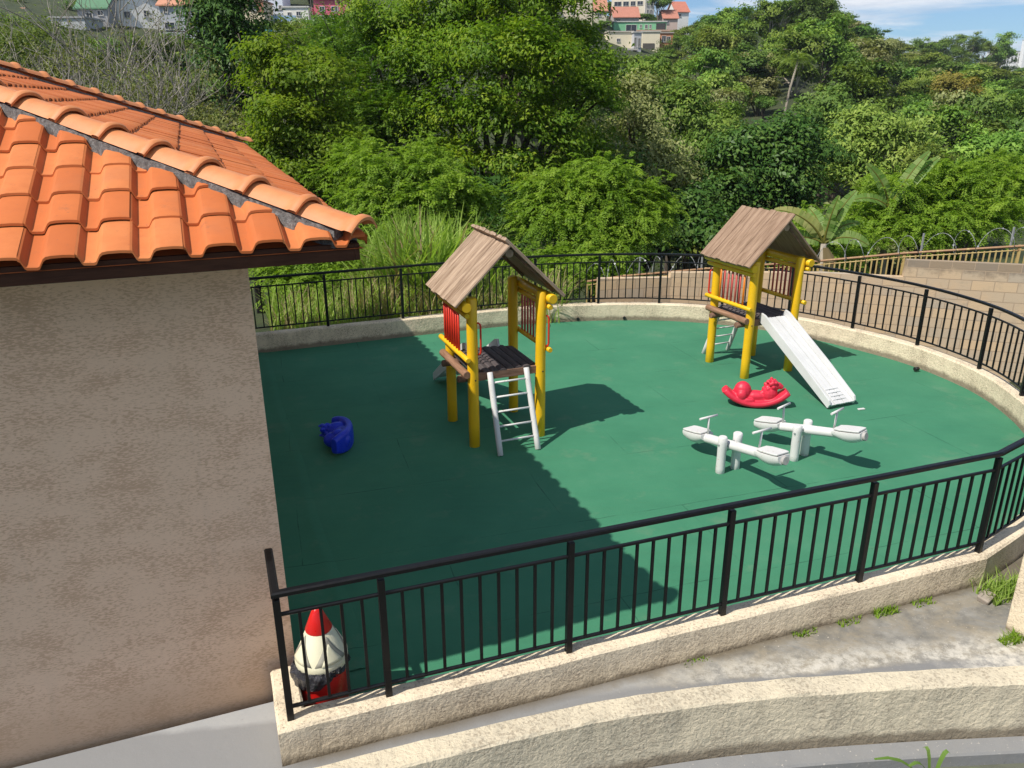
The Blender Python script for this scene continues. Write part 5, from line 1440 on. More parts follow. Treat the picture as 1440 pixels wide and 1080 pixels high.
# --- banana plants
def banana(u0, y0, vbase, leaves, label, seed, dry_first=True):
    gx = PX(u0, y0); gz = ground_z(gx, y0); zc = CAMZ + K(vbase) * y0 - gz
    root = empty('banana_plant', (gx, y0, gz), 0, label, 'banana plant', 'banana plants behind the ochre fence')
    rg = random.Random(seed)
    m = MB(); m.tube([(0, 0, -0.3), (0.05, 0, zc * 0.5), (0, 0, zc)], [0.14, 0.12, 0.07], 10); m.build('trunk', MAT['palebark'], root)
    for k, (az, el, L, w_, droop) in enumerate(leaves):
        d = Vector((math.cos(az), math.sin(az) * 0.6, 0)).normalized()
        side = Vector((1, 0, 0)); n = 26; vs = []; fs = []
        p = Vector((0, 0, zc)); e_ = el; mid = []
        for i in range(n + 1):
            mid.append(p.copy()); 
            dr = d * math.cos(e_) + Vector((0, 0, math.sin(e_))); p = p + dr * (L / n); e_ -= droop / n
        mbb = MB(); mbt = MB()
        nv_ = Vector((-0.35, -0.70, 0.62)) + Vector((rg.uniform(-.3, .3), rg.uniform(-.2, .2), rg.uniform(-.2, .2)))
        sides = []
        for i_ in range(n + 1):
            dd = (mid[min(n, i_ + 1)] - mid[max(0, i_ - 1)]).normalized(); sides.append((dd.cross(nv_).normalized(), dd))
        for sgn in (-1, 1):
            # torn blade: the strip is split into segments with small gaps
            i = 3
            while i < n:
                j = min(n, i + rg.choice((1, 2, 2, 3)))
                quad = []
                drop = rg.uniform(0.0, 0.10)
                for t_, q_ in ((i, 0.04), (j, -0.06)):
                    t = t_ / n; ww = w_ * math.sin(PI * min(1, 0.12 + 0.86 * t)) ** 0.55
                    a = mid[t_]; sd_, dd = sides[t_]; fn_ = sd_.cross(dd); b = mid[t_] + sd_ * sgn * ww + fn_ * (0.22 * ww) * (1 if fn_.z > 0 else -1) - Vector((0, 0, drop * ww)) + dd * (q_ * ww)
                    quad += [a, b]
                b0_ = len(vs); mbb.add([quad[0], quad[1], quad[3], quad[2]], [(0, 1, 2, 3)]); i = j
        mbt.tube(mid, [0.03 * (1 - 0.85 * i / n) + 0.004 for i in range(n + 1)], 6)
        me_t = 'banana_dry' if (dry_first and k == 0) else 'banana'
        lf = mbb.build('leaf', MAT[me_t], root)
        at = lf.data.attributes.new('tint', 'FLOAT', 'FACE'); at.data.foreach_set('value', [rg.random() for _ in lf.data.polygons])
        mbt.build('midrib', MAT['leaf_yellow'], lf)
    m = MB()
    for k in range(5):
        a = rg.uniform(0, 2 * PI); p = Vector((0.08 * math.cos(a), 0.08 * math.sin(a), zc - 0.1)); q_ = p + Vector((0.25 * math.cos(a), 0.2 * math.sin(a), -0.35)); r_ = q_ + Vector((0.02, 0, -0.5))
        s_ = Vector((0.05, 0.02, 0))
        m.add([p - s_, p + s_, q_ + s_ * 1.6, q_ - s_ * 1.6, r_ + s_, r_ - s_], [(0, 1, 2, 3), (3, 2, 4, 5)])
    o = m.build('dead_leaf', MAT['straw'], root)
    return root
banana(1188, 21.0, 345, [(R(180), R(62), 1.75, 0.20, R(62)), (R(0), R(78), 1.55, 0.20, R(30)), (R(-60), R(86), 1.3, 0.16, R(15)), (R(20), R(60), 1.2, 0.15, R(70)), (R(170), R(30), 1.2, 0.2, R(60)), (R(-20), R(35), 1.2, 0.2, R(75)), (R(100), R(70), 1.2, 0.18, R(50))], 'banana plant with a long yellowing arched leaf, behind the far playhouse', 91)
banana(1278, 24.0, 296, [(R(0), R(70), 1.9, 0.19, R(20)), (R(10), R(60), 2.0, 0.20, R(25)), (R(180), R(75), 1.6, 0.18, R(40)), (R(200), R(40), 1.4, 0.2, R(60))], 'banana plant with two upright leaves, further back by the round olive tree', 92, False)

# --- tall thin palm on the wooded slope
def palm(u0, y0, vb, vt, label):
    gx = PX(u0, y0); zb = CAMZ + K(vb) * y0; zt_ = CAMZ + K(vt) * y0
    root = empty('palm_tree', (gx, y0, zb), 0, label, 'palm tree')
    H = zt_ - zb; tx = PX(1120, y0) - gx
    m = MB(); m.tube([(0, 0, -8), (0, 0, 0), (tx * 0.35, 0, H * 0.5), (tx, 0, H)], [0.2, 0.17, 0.14, 0.11], 8); m.build('trunk', MAT['palebark'], root)
    rng = np.random.default_rng(77); V_ = []; T_ = []
    for k in range(26):
        a = rng.uniform(0, 2 * PI); el = rng.uniform(-0.3, 1.2); L = 2.3
        d = np.array([math.cos(a) * math.cos(el), math.sin(a) * math.cos(el), math.sin(el)])
        for i in range(16):
            t = (i + .5) / 16; c = np.array([tx, 0, H]) + d * L * t - np.array([0, 0, 1]) * L * 0.75 * t * t
            for s in (-1, 1):
                sd = np.cross(d, [0, 0, 1.0]); sd /= np.linalg.norm(sd) + 1e-9
                ax = sd * s + d * 0.4 - np.array([0, 0, 0.6]); ax /= np.linalg.norm(ax)
                v, q = leaf_quads((c + ax * 0.3)[None], np.array([[0.1, 0.2, 0.97]]), ax[None], np.array([0.6]), np.array([0.07])); V_.append(v); T_.append(rng.random())
    v = np.concatenate(V_); link_mesh('crown', mesh_np('crown', v, np.arange(len(v)).reshape(-1, 4), T_, [MAT['w_olive']]), root)
palm(1108, 96, 172, 85, 'tall slender palm with a bare pale trunk on the wooded slope')

# ------------------------------------------------------------------ houses on the hills
HOUSES = []
def hill_house(name, label, u0, u1, vtop, vbase, y, wallcol, roof='flat', roofcol=(0.45, 0.16, 0.07), wins=(), rot=0.0, depth=None, extra=None, cat='house', roofh=0.3, side=None):
    w_ = (PX(u1, y) - PX(u0, y)); xc = (PX(u0, y) + PX(u1, y)) / 2; z1 = CAMZ + K(vtop) * y; z0 = CAMZ + K(vbase) * y
    H = z1 - z0; dp = depth or max(5, w_ * 0.7)
    root = empty(name, (xc, y, z0), rot, label, cat)
    wm = flat('wall_%.2f_%.2f_%.2f' % wallcol, wallcol, 0.85, 0.5, 0.2)
    m = MB(); m.prism([(-w_ / 2, 0), (w_ / 2, 0), (w_ / 2, dp), (-w_ / 2, dp)], -7, H); m.build('wall', wm, root)
    roofcol = tuple(0.72 * c_ + 0.28 * (sum(roofcol) / 3) for c_ in roofcol); rm = flat('roof_%.2f_%.2f_%.2f' % roofcol, roofcol, 0.85, 1.2, 0.35)
    m = MB(); o = 0.35
    if roof == 'flat':
        m.prism([(-w_ / 2 - o * .5, -o * .5), (w_ / 2 + o * .5, -o * .5), (w_ / 2 + o * .5, dp + o), (-w_ / 2 - o * .5, dp + o)], H + 0.003, H + 0.22)
    elif roof == 'gable':    # gable end faces the camera
        hh = roofh * w_
        for s in (-1, 1):
            a = [(s * (w_ / 2 + o), -o, H - o * roofh * 2), (0, -o, H + hh), (0, dp + o, H + hh), (s * (w_ / 2 + o), dp + o, H - o * roofh * 2)]
            b = [(x, yy, z + 0.16) for x, yy, z in a]
            m.add(a + b, [(0, 1, 2, 3), (4, 7, 6, 5), (0, 4, 5, 1), (1, 5, 6, 2), (2, 6, 7, 3), (3, 7, 4, 0)])
        g = MB(); g.add([(-w_ / 2, 0.02, H), (w_ / 2, 0.02, H), (0, 0.02, H + hh), (-w_ / 2, dp, H), (w_ / 2, dp, H), (0, dp, H + hh)], [(0, 1, 2), (3, 5, 4)]); g.build('gable', wm, root)
    elif roof == 'slope':    # slope falls to the camera
        hh = roofh * dp
        a = [(-w_ / 2 - o, -o, H), (w_ / 2 + o, -o, H), (w_ / 2 + o, dp / 2, H + hh), (-w_ / 2 - o, dp / 2, H + hh), (w_ / 2 + o, dp + o, H), (-w_ / 2 - o, dp + o, H)]
        b = [(x, yy, z + 0.18) for x, yy, z in a]
        m.add(a + b, [(0, 1, 2, 3), (3, 2, 4, 5), (6, 9, 8, 7), (9, 11, 10, 8), (0, 6, 7, 1), (1, 7, 8, 2), (2, 8, 10, 4), (0, 3, 9, 6), (3, 5, 11, 9), (5, 4, 10, 11)])
        g = MB(); g.add([(-w_ / 2, 0, H), (-w_ / 2, dp, H), (-w_ / 2, dp / 2, H + hh)], [(0, 1, 2)]); g.add([(w_ / 2, 0, H), (w_ / 2, dp, H), (w_ / 2, dp / 2, H + hh)], [(0, 2, 1)]); g.build('gable', wm, root)
    m.build('roof', rm, root)
    glass = flat('window_dark', (0.035, 0.04, 0.05), 0.2, 4, 0.2); fr = flat('window_frame', (0.55, 0.53, 0.5), 0.6, 4, 0.2)
    for u_a, v_a, u_b, v_b in wins:
        xa = (u_a - u0) / (u1 - u0) * w_ - w_ / 2; xb = (u_b - u0) / (u1 - u0) * w_ - w_ / 2
        zb_ = (vbase - v_b) / (vbase - vtop) * H; za = (vbase - v_a) / (vbase - vtop) * H
        m = MB(); t = 0.09
        cx, cz, hx, hz = (xa + xb) / 2, (za + zb_) / 2, (xb - xa) / 2, (za - zb_) / 2
        m.box((cx, -0.03, cz + hz + t / 2), (hx + t, 0.06, t / 2)); m.box((cx, -0.04, cz - hz - t / 2), (hx + t, 0.09, t / 2))
        for s in (-1, 1): m.box((cx + s * (hx + t / 2), -0.03, cz), (t / 2, 0.06, hz))
        m.box((cx, -0.025, cz), (0.03, 0.03, hz))
        wo_ = m.build('window', fr, root)
        m = MB(); m.box((cx, 0.0, cz), (hx, 0.02, hz)); m.build('pane', glass, wo_)
    if side:   # side blocks, balcony bands, and dark panels that paint porch and carport shade
        for nm_, box, colr in side:
            ua, va, ub, vb_, dy, dd = box
            xa = (ua - u0) / (u1 - u0) * w_ - w_ / 2; xb = (ub - u0) / (u1 - u0) * w_ - w_ / 2
            zb_ = (vbase - vb_) / (vbase - vtop) * H; za = (vbase - va) / (vbase - vtop) * H
            m = MB(); m.box(((xa + xb) / 2, dy, (za + zb_) / 2), (abs(xb - xa) / 2, dd, abs(za - zb_) / 2)); m.build(nm_, flat('%s_%.2f_%.2f' % (nm_, colr[0], colr[2]), colr, 0.8, 1, 0.3), root)
    HOUSES.append((u0, u1, vtop, vbase, y))
    return root
cream = (0.74, 0.66, 0.52); white = (0.76, 0.75, 0.72); grey = (0.34, 0.34, 0.35)
# centre group
hill_house('apartment_house', 'cream three storey apartment house at the top of the centre hill', 858, 902, -22, 28, 246, cream, 'slope', (0.50, 0.17, 0.08), [(862, 3, 871, 9), (874, 3, 881, 9), (884, 3, 890, 9), (893, 3, 900, 8), (862, 15, 868, 20), (871, 14, 876, 20), (879, 14, 885, 20), (889, 14, 895, 20), (862, -9, 870, -4), (876, -9, 884, -4), (890, -9, 898, -4)], rot=R(-12), depth=14)
hill_house('apartment_house', 'narrow cream side wing of the apartment house beside the drooping tree', 903, 917, -20, 26, 245, (0.62, 0.58, 0.52), 'flat', cream, [(906, 15, 908, 20), (911, 15, 913, 20), (905, 3, 908, 9), (911, 3, 915, 9)], rot=R(20), depth=12)
hill_house('tile_roof_house', 'small house with a red tile roof in front of the apartment house', 862, 896, 26, 34, 225, (0.42, 0.38, 0.36), 'slope', (0.52, 0.16, 0.08), [(866, 28, 871, 32)], roofh=0.32, depth=9)
hill_house('green_house', 'mint green house with a flat roof terrace and wide eaves', 862, 934, 32, 46, 200, (0.20, 0.50, 0.28), 'flat', (0.55, 0.54, 0.5), [(879, 36, 893, 45), (898, 36, 900, 40), (905, 36, 908, 41), (911, 36, 913, 41)], side=[('terrace', (893, 44, 937, 46.5, -1.2, 1.2), (0.50, 0.33, 0.24)), ('porch_shade_panel', (920, 34, 933, 44, -0.02, 0.06), (0.05, 0.05, 0.05))])  # near-black panel paints the shade inside the porch
hill_house('cream_house', 'plain cream two storey house below the mint green house', 855, 889, 46, 86, 168, (0.78, 0.69, 0.50), 'flat', (0.58, 0.50, 0.40), [(867, 55.5, 871, 59.5)], rot=R(6), side=[('carport', (872, 70, 892, 72.5, -1.4, 1.5), (0.5, 0.47, 0.42)), ('painted_porch_shadow', (874, 72.5, 884, 84, -0.04, 0.06), (0.12, 0.10, 0.08)), ('pillar', (882, 72.5, 885, 86, -2.6, 0.18), (0.78, 0.76, 0.72))])  # dark panel below the carport slab is its shadow, put into colour
hill_house('cream_house', 'greyish wing with tall dark windows attached beside the plain cream house', 890, 901, 47, 84, 167, (0.48, 0.48, 0.50), 'flat', (0.5, 0.48, 0.45), [(891, 54, 893.5, 67), (896.5, 55, 899, 67)], rot=R(10))
hill_house('cream_house', 'cream house with an open carport under the mint green house', 902, 926, 46, 72, 178, (0.79, 0.70, 0.52), 'flat', (0.6, 0.55, 0.45), [], side=[('carport_shade_panel', (903, 62, 919, 70, -0.03, 0.06), (0.10, 0.09, 0.08))])  # carport is closed: a dark panel coloured as the shade within
hill_house('brick_house', 'bare orange brick house at the right of the mint green house', 927, 944, 48, 66, 182, (0.46, 0.20, 0.10), 'flat', (0.42, 0.36, 0.3), [(929, 52, 934, 60), (936, 53, 940, 60)])
hill_house('tile_roof_house', 'low house with an orange roof left of the white gabled hilltop house', 930, 949, 28, 38, 226, (0.55, 0.42, 0.36), 'slope', (0.52, 0.17, 0.08), [(934, 31, 937, 35)], roofh=0.3, depth=8)
hill_house('tile_roof_house', 'small white hilltop house with a bright red roof at the skyline', 946, 964, 19, 30, 250, white, 'slope', (0.56, 0.14, 0.06), [(950, 21.5, 953, 25)], roofh=0.35, depth=9, rot=R(8))
hill_house('apartment_house', 'cream house with a red balcony above the crown of the largest tree', 782, 832, -12, 24, 170, (0.70, 0.60, 0.45), 'flat', (0.55, 0.48, 0.4), [(802, 2, 808, 6.5), (803, 14, 807, 19), (790, 1, 792, 6)], side=[('balcony', (774, 10, 787, 13, -0.8, 0.8), (0.45, 0.14, 0.12))])
hill_house('tile_roof_house', 'orange roofed house right of the house with the red balcony', 836, 852, 17, 27, 195, (0.6, 0.54, 0.44), 'slope', (0.52, 0.19, 0.08), [(840, 20, 844, 24)], roofh=0.35, depth=8)
# left group
hill_house('gabled_house', 'large white gabled house behind the bare forked tree', 184, 244, 2, 52, 122, white, 'gable', (0.30, 0.28, 0.26), [(197, 14, 204, 22), (222, 12, 228, 20)], roofh=0.28, rot=R(18))
hill_house('tile_roof_house', 'grey house wing with an orange tile roof beside the white gabled house', 244, 290, 6, 48, 120, (0.40, 0.41, 0.44), 'slope', (0.60, 0.22, 0.09), [(250, 8, 255, 14), (249, 29, 262, 38), (266, 12, 272, 18)], roofh=0.3)
hill_house('tile_roof_house', 'low grey house with a faded orange roof at the top left edge', -20, 46, 20, 46, 120, (0.42, 0.46, 0.54), 'slope', (0.52, 0.22, 0.10), [(6, 24, 14, 34), (24, 24, 32, 34)], roofh=0.25)
hill_house('green_roof_house', 'grey house under a green sheet metal roof on the left hill', 132, 172, 10, 46, 118, grey, 'slope', (0.08, 0.24, 0.11), [(144, 15, 152, 22), (160, 12, 167, 18)], roofh=0.4, side=[('blue_tarp', (150, 52, 158, 60, -0.4, 0.1), (0.10, 0.25, 0.55))])
hill_house('shed', 'pale grey concrete shed half hidden by bare branches', 92, 140, 22, 60, 112, (0.45, 0.46, 0.46), 'flat', (0.36, 0.36, 0.35), [(97, 28, 105, 36)], cat='shed')
hill_house('brick_house', 'cream house with arched brick balcony left of the blue and white houses', 358, 386, 0, 32, 134, (0.70, 0.60, 0.42), 'flat', (0.36, 0.20, 0.14), [(368, 4, 376, 12)], side=[('brick_panel', (377, 0, 386, 16, -0.05, 0.08), (0.34, 0.15, 0.09))])
hill_house('white_house', 'tall pale blue grey house between the brick balcony and the long white house', 388, 412, -12, 24, 140, (0.62, 0.66, 0.74), 'flat', (0.5, 0.5, 0.5), [(392, 6, 396, 12), (407, 6, 410, 11)])
hill_house('white_house', 'long low white house with a blue garden wall', 412, 446, 9, 28, 138, (0.78, 0.75, 0.68), 'flat', (0.6, 0.57, 0.5), [(418, 16, 422, 21), (430, 15, 435, 20)], side=[('blue_wall', (400, 22, 433, 30, -2.2, 0.15), (0.28, 0.42, 0.60))])
hill_house('pink_house', 'pink house with a white lower wall at the top of the left hill', 454, 500, -2, 34, 140, (0.62, 0.13, 0.19), 'slope', (0.42, 0.26, 0.22), [(462, 8, 468, 14), (478, 8, 486, 14)], roofh=0.2, side=[('white_base', (458, 20, 494, 33, -0.06, 0.1), (0.68, 0.66, 0.64))])
hill_house('white_house', 'pale cream house behind the low grey house at the top left edge', 48, 90, -12, 20, 142, (0.66, 0.61, 0.52), 'slope', (0.45, 0.22, 0.13), [(56, 2, 62, 9), (74, 2, 80, 9)], roofh=0.25)
hill_house('white_house', 'whitish house behind the grey concrete shed among bare branches', 94, 130, -16, 14, 146, (0.68, 0.68, 0.66), 'flat', (0.5, 0.48, 0.45), [(102, 0, 108, 6), (116, 0, 122, 6)])
hill_house('brick_house', 'unplastered brick house left of the white gabled house', 170, 188, -4, 24, 140, (0.40, 0.21, 0.13), 'flat', (0.42, 0.38, 0.34), [(174, 6, 179, 13)])
hill_house('white_house', 'white house far up the slope left of the pale cream house', -15, 40, -25, 8, 150, (0.64, 0.66, 0.70), 'flat', (0.5, 0.5, 0.5), [(5, -4, 12, 4), (24, -4, 31, 4)])
# water tank
wt = empty('water_tank', (PX(391, 116), 116, CAMZ + K(62) * 116), 0, 'small blue water tank on a stand below the pale blue house', 'water tank')
m = MB(); m.lathe([(0.55, 0.9), (0.7, 1.7), (0.74, 1.75), (0.5, 1.95), (0.05, 2.0)], 18); m.build('tank', flat('tank_blue', (0.05, 0.30, 0.42), 0.5, 3, 0.2), wt)
m = MB()
for sx in (-1, 1):
    for sy in (-1, 1): m.box((sx * 0.45, sy * 0.45, -1.0), (0.08, 0.08, 1.9))
m.box((0, 0, 0.86), (0.6, 0.6, 0.035)); m.build('stand', flat('stand_brown', (0.25, 0.16, 0.1), 0.9, 3, 0.3), wt)
# far right white blocks
hill_house('apartment_block', 'white apartment block far away at the right edge of the skyline', 1402, 1428, 76, 104, 420, (0.78, 0.78, 0.77), 'flat', (0.7, 0.7, 0.7), [(1405 + 5 * (k % 5), 79 + 5 * (k // 5), 1407 + 5 * (k % 5), 82 + 5 * (k // 5)) for k in range(15)], depth=14, cat='apartment block')
hill_house('apartment_block', 'second white apartment block right behind the tall white tower', 1431, 1460, 78, 108, 425, (0.78, 0.78, 0.77), 'flat', (0.7, 0.7, 0.7), [(1434 + 6 * (k % 4), 82 + 6 * (k // 4), 1437 + 6 * (k % 4), 85 + 6 * (k // 4)) for k in range(12)], depth=14, cat='apartment block')
hill_house('water_tower', 'slim white tower between the two far apartment blocks', 1431, 1439, 60, 100, 415, (0.74, 0.74, 0.74), 'flat', (0.6, 0.6, 0.6), [], depth=3, cat='tower')
hill_house('long_building', 'long dark roofed building on the far skyline', 1303, 1319, 63, 68, 400, (0.05, 0.06, 0.08), 'flat', (0.10, 0.11, 0.14), [], depth=10, cat='building')

# ------------------------------------------------------------------ wooded hillsides: every tree its own object, copies share mesh data
KINDS = [('dark', 'w_dark', 'dark green'), ('mid', 'w_mid', 'mid green'), ('olive', 'w_olive', 'olive green'), ('pale', 'w_pale', 'pale grey green')]
PROT = {}
def proto(kname, mat, j):
    rg = random.Random(hash((kname, j)) % 1000 if False else (len(kname) * 37 + j * 101 + ord(kname[0])))
    rng = np.random.default_rng(len(kname) * 53 + j * 17 + ord(kname[1]))
    Rr = 1.0; lobes = rand_lobes(rg, 0.62, 0.55, 1.45, 11, (0.28, 0.5), 0.72)
    lobes0 = lobes; lobes = roughen(lobes, rg, 3)
    v, q, t = make_leaves(rng, lobes, 5200, size=0.090, asp=0.55, clump=80, cspread=0.105)
    lobes = lobes0
    cm = mesh_np('crown', v, q, t, [MAT[mat]])
    tm = limb_mesh(rg, (0, 0, -0.9), [(l[0], l[1], l[2]) for l in lobes[:5]], 0.045, 5, 5).build('trunk', MAT['palebark' if j == 1 else 'bark'])
    tmesh = tm.data; bpy.data.objects.remove(tm)
    return cm, tmesh
for kn, mt, _ in KINDS: PROT[kn] = [proto(kn, mt, j) for j in range(3)]
def zone(az, r):
    if az < -0.28: return 'on the left slope below the houses'
    if az < 0.10: return 'on the slope behind the largest tree'
    side = 'left part' if az < 0.24 else ('middle part' if az < 0.40 else 'right part')
    lev = 'foot' if r < 75 else ('lower half' if r < 115 else ('upper half' if r < 170 else 'crest'))
    return 'at the %s of the wooded hill, %s' % (lev, side)
rg = random.Random(2024)
cells = []
r = 47.0
while r < 350:
    step = 5.2 if r < 70 else (6.4 if r < 110 else (7.8 if r < 170 else 9.6))
    a0, a1 = math.atan(-0.66), math.atan(0.66)
    n = int((a1 - a0) * r / step)
    for k in range(n):
        a = a0 + (a1 - a0) * (k + 0.5 + rg.uniform(-.38, .38)) / n; rr = r + rg.uniform(-.4, .4) * step
        cells.append((rr * math.sin(a), rr * math.cos(a), rr, step))
    r += step * (0.86 if r < 262 else 1.5)
placed = []
HOUSES += [(1104, 1120, 164, 167, 96)]
def fits(x, y, rr, size, Ht, gz):
    az = x / y; u = 720 + 1182 * az
    vtop = 540 - 1110 * math.tan(math.atan((gz + Ht - CAMZ) / y) + PITCH); vbot = 540 - 1110 * math.tan(math.atan((gz + Ht * 0.2 - CAMZ) / y) + PITCH)
    if vbot < -15 or (520 < u < 740) or abs(az) > 0.66: return None
    if u < 340 and vtop > 90 + u * 0.33: return None
    if u < 520 and rr > 215: return None
    if rr > 262 and u < 1130: return None
    hw = size * 0.55 * 1182 / y
    for (ua, ub, vt, vb, hy) in HOUSES:
        if y < hy - 1 and ua - hw < u < ub + hw and vtop < vb - 2 - 0.3 * (vb - max(0, vt)): return None
        if hy - 1 <= y < hy + 9 and ua - hw * .7 < u < ub + hw * .7: return None
    return (vbot - vtop, x, y, rr, size, gz, Ht, az, u, vtop)
for x, y, rr, step in cells:
    size0 = step * rg.uniform(0.72, 1.15); asp = rg.uniform(0.8, 1.3) * (0.62 if rr > 165 else 1.0); gz = ground_z(x, y)
    for k_ in (1.0, 0.55, 0.33):
        t = fits(x, y, rr, max(1.6, size0 * k_), max(1.5, size0 * k_ * asp), gz)
        if t: placed.append(t + (k_,)); break
placed.sort(key=lambda t: t[2])
# drop trees whose crown is wholly covered by nearer ones (coarse screen-free test: same bearing, lower top angle)
keep = []
prof = {}
for t in placed:
    _, x, y, rr, size, gz, Ht, az, u, vtop, k_ = t
    b0_ = int((u - size * 0.5 * 1182 / y) / 8); b1_ = int((u + size * 0.5 * 1182 / y) / 8)
    tops = [prof.get(b, 2000) for b in range(b0_, b1_ + 1)]
    if max(tops) <= vtop - 1: continue
    keep.append(t)
    for b in range(b0_, b1_ + 1):
        prof[b] = min(prof.get(b, 2000), vtop + size * 0.22 * 1182 / y)
print('hill trees', len(placed), len(keep))
DBG = False
cnt = {1: 0, 0: 0}
print('full', sum(t[-1] == 1 for t in keep), 'small', sum(t[-1] < 1 for t in keep))
for i, (_, x, y, rr, size, gz, Ht, az, u, vtop, k_) in enumerate(keep):
    big = 1 if k_ == 1 else 0
    cnt[big] += 1
    if cnt[big] > 290: continue
    if DBG and u < 340: print('L', big, round(u), round(vtop), round(rr))
    wts = (0.30, 0.34, 0.26, 0.10) if u > 700 else (0.25, 0.35, 0.25, 0.15)
    kn, mt, tone = rg.choices(KINDS, wts)[0]
    cm, tm = PROT[kn][rg.randrange(3)]
    nn = 'tree' if big else 'bush'
    root = empty('hillside_' + nn, (x, y, gz), rg.uniform(0, 2 * PI), '%s %s %s' % (tone, nn if big else 'low bush', zone(az, rr)), nn, '%s %s %s' % (tone, 'trees' if big else 'low bushes', zone(az, rr)))
    root.scale = (size * 0.62, size * 0.62, Ht * 0.55)
    link_mesh('crown', cm, root); link_mesh('trunk', tm, root)
# a few that stand out
def accent(u, v, y, s, mat, label, nm='hillside_tree', ht=1.0, bark_='palebark', n=2600, deep=1.0):
    gx = PX(u, y); zc = CAMZ + K(v) * y; gz = ground_z(gx, y); rg_ = random.Random(u)
    lobes = rand_lobes(rg_, s * 0.75, zc - gz - s * 0.3 * deep, zc - gz + s * 0.25, 9 + int(3 * deep), (0.3, 0.5), 0.6 if deep == 1 else 0.85)
    tree(nm, (gx, y, gz), label, 'bush' if 'bush' in nm else 'tree', lobes, n * 2, mat, s * 0.035, bark_, seed=u, size=0.085 * s, asp=0.55, clump=60, cspread=0.11 * s)
accent(1348, 125, 92, 3.3, 'leaf_yellow', 'tree with a golden yellow crown on the right of the hillside')
accent(1205, 165, 70, 1.7, 'leaf_yellow', 'small yellowish tree at the middle of the hillside above the olive tree')
accent(1240, 72, 150, 3.2, 'w_pale', 'brownish grey tree near the crest right of the tall crest trees')
accent(1135, 12, 165, 4.2, 'w_dark', 'tallest dark tree on the hill crest against the sky')
accent(1092, 22, 160, 3.4, 'w_dark', 'dark spreading tree on the crest left of the tallest one')
accent(1165, 25, 170, 3.4, 'w_mid', 'green crest tree right of the tallest one')
accent(1025, 25, 175, 3.4, 'w_dark', 'round dark tree on the skyline right of the red roofed house')
accent(922, 5, 230, 4.0, 'w_dark', 'dark drooping tree right next to the cream apartment house', ht=1.3)
for i, (u, v, y, s) in enumerate([(1352, 66, 330, 6.5), (1395, 66, 340, 8), (1376, 72, 335, 5), (1330, 68, 320, 6), (1388, 88, 350, 6), (1310, 74, 315, 6), (1290, 70, 300, 6), (1412, 106, 345, 6), (1450, 112, 350, 7)]):
    accent(u, v, y, s, 'w_mid', 'hazy green tree on the far skyline, %s' % ['tall and feathery one left of the white tower', 'broad one nearest the white block', 'short one between two taller ones', 'one right of the dark long roof', 'one in front of the white tower', 'one just below the dark long roof', 'one left of the dark long roof', 'one below the white apartment block', 'one at the right picture edge'][i], n=3000, deep=3.2)

for i, (u, v, y, s_, mat, lb) in enumerate([(28, 34, 108, 3.0, 'w_mid', 'mid green bush in front of the low grey house at the left edge'), (72, 44, 104, 2.6, 'w_olive', 'olive bush left of the grey concrete shed'), (12, 14, 130, 3.4, 'w_dark', 'dark green bush above the low grey house at the left edge'), (112, 64, 102, 2.6, 'w_olive', 'olive bush in front of the grey concrete shed'), (160, 60, 105, 2.6, 'w_mid', 'mid green bush in front of the green roofed house'), (205, 60, 108, 2.4, 'leaf_scrub', 'dry bush at the foot of the white gabled house'), (262, 56, 108, 2.6, 'w_mid', 'mid green bush at the foot of the orange roofed wing'), (430, 42, 116, 3.0, 'w_olive', 'olive bush below the long low white house'), (372, 44, 118, 3.0, 'w_dark', 'dark green bush below the arched brick balcony'), (55, 8, 128, 2.6, 'w_mid', 'mid green bush beside the pale cream house on the left'), (140, 10, 128, 2.6, 'w_dark', 'dark green bush behind the grey concrete shed'), (900, 92, 150, 3.0, 'w_mid', 'mid green bush below the plain cream house'), (935, 72, 168, 3.2, 'w_dark', 'dark green bush below the bare orange brick house'), (870, 98, 146, 3.0, 'w_olive', 'olive bush below the carport pillar of the plain cream house')]):
    accent(u, v, y, s_, mat, lb, 'hillside_bush', n=1600, deep=2.2)

# ------------------------------------------------------------------ weeds along the kerb and beside the end wall
def weed(name, loc, n, size, label, seed, mat='grassblade', h=0.12, spread=0.1):
    rg = random.Random(seed); vs = []; qs = []; ts = []
    for k in range(n):
        x = max(-1.5, min(1.5, rg.gauss(0, 1))) * spread; y = max(-1.5, min(1.5, rg.gauss(0, 1))) * spread * 0.4; a = rg.uniform(0, 2 * PI); hh = h * rg.uniform(0.4, 1.2); ln = hh * rg.uniform(0.3, 1.0); b = len(vs); w_ = size * rg.uniform(0.5, 1.2)
        d = (math.cos(a), math.sin(a)); s = (-d[1] * w_, d[0] * w_)
        for t in (0, 0.5, 1):
            ww = (1 - t) ** 0.7
            vs.append((x + d[0] * ln * t * t + s[0] * ww, y + d[1] * ln * t * t + s[1] * ww, hh * (t - 0.25 * t * t))); vs.append((x + d[0] * ln * t * t - s[0] * ww, y + d[1] * ln * t * t - s[1] * ww, hh * (t - 0.25 * t * t)))
        for i in range(2): qs.append((b + 2 * i, b + 2 * i + 1, b + 2 * i + 3, b + 2 * i + 2)); ts.append(min(1, max(0, rg.gauss(.5, .3))))
    o = link_mesh(name, mesh_np(name, vs, qs, ts, [MAT[mat]])); o.location = loc; o.rotation_euler = (0, 0, R(19)); tag(o, label, 'weed'); return o
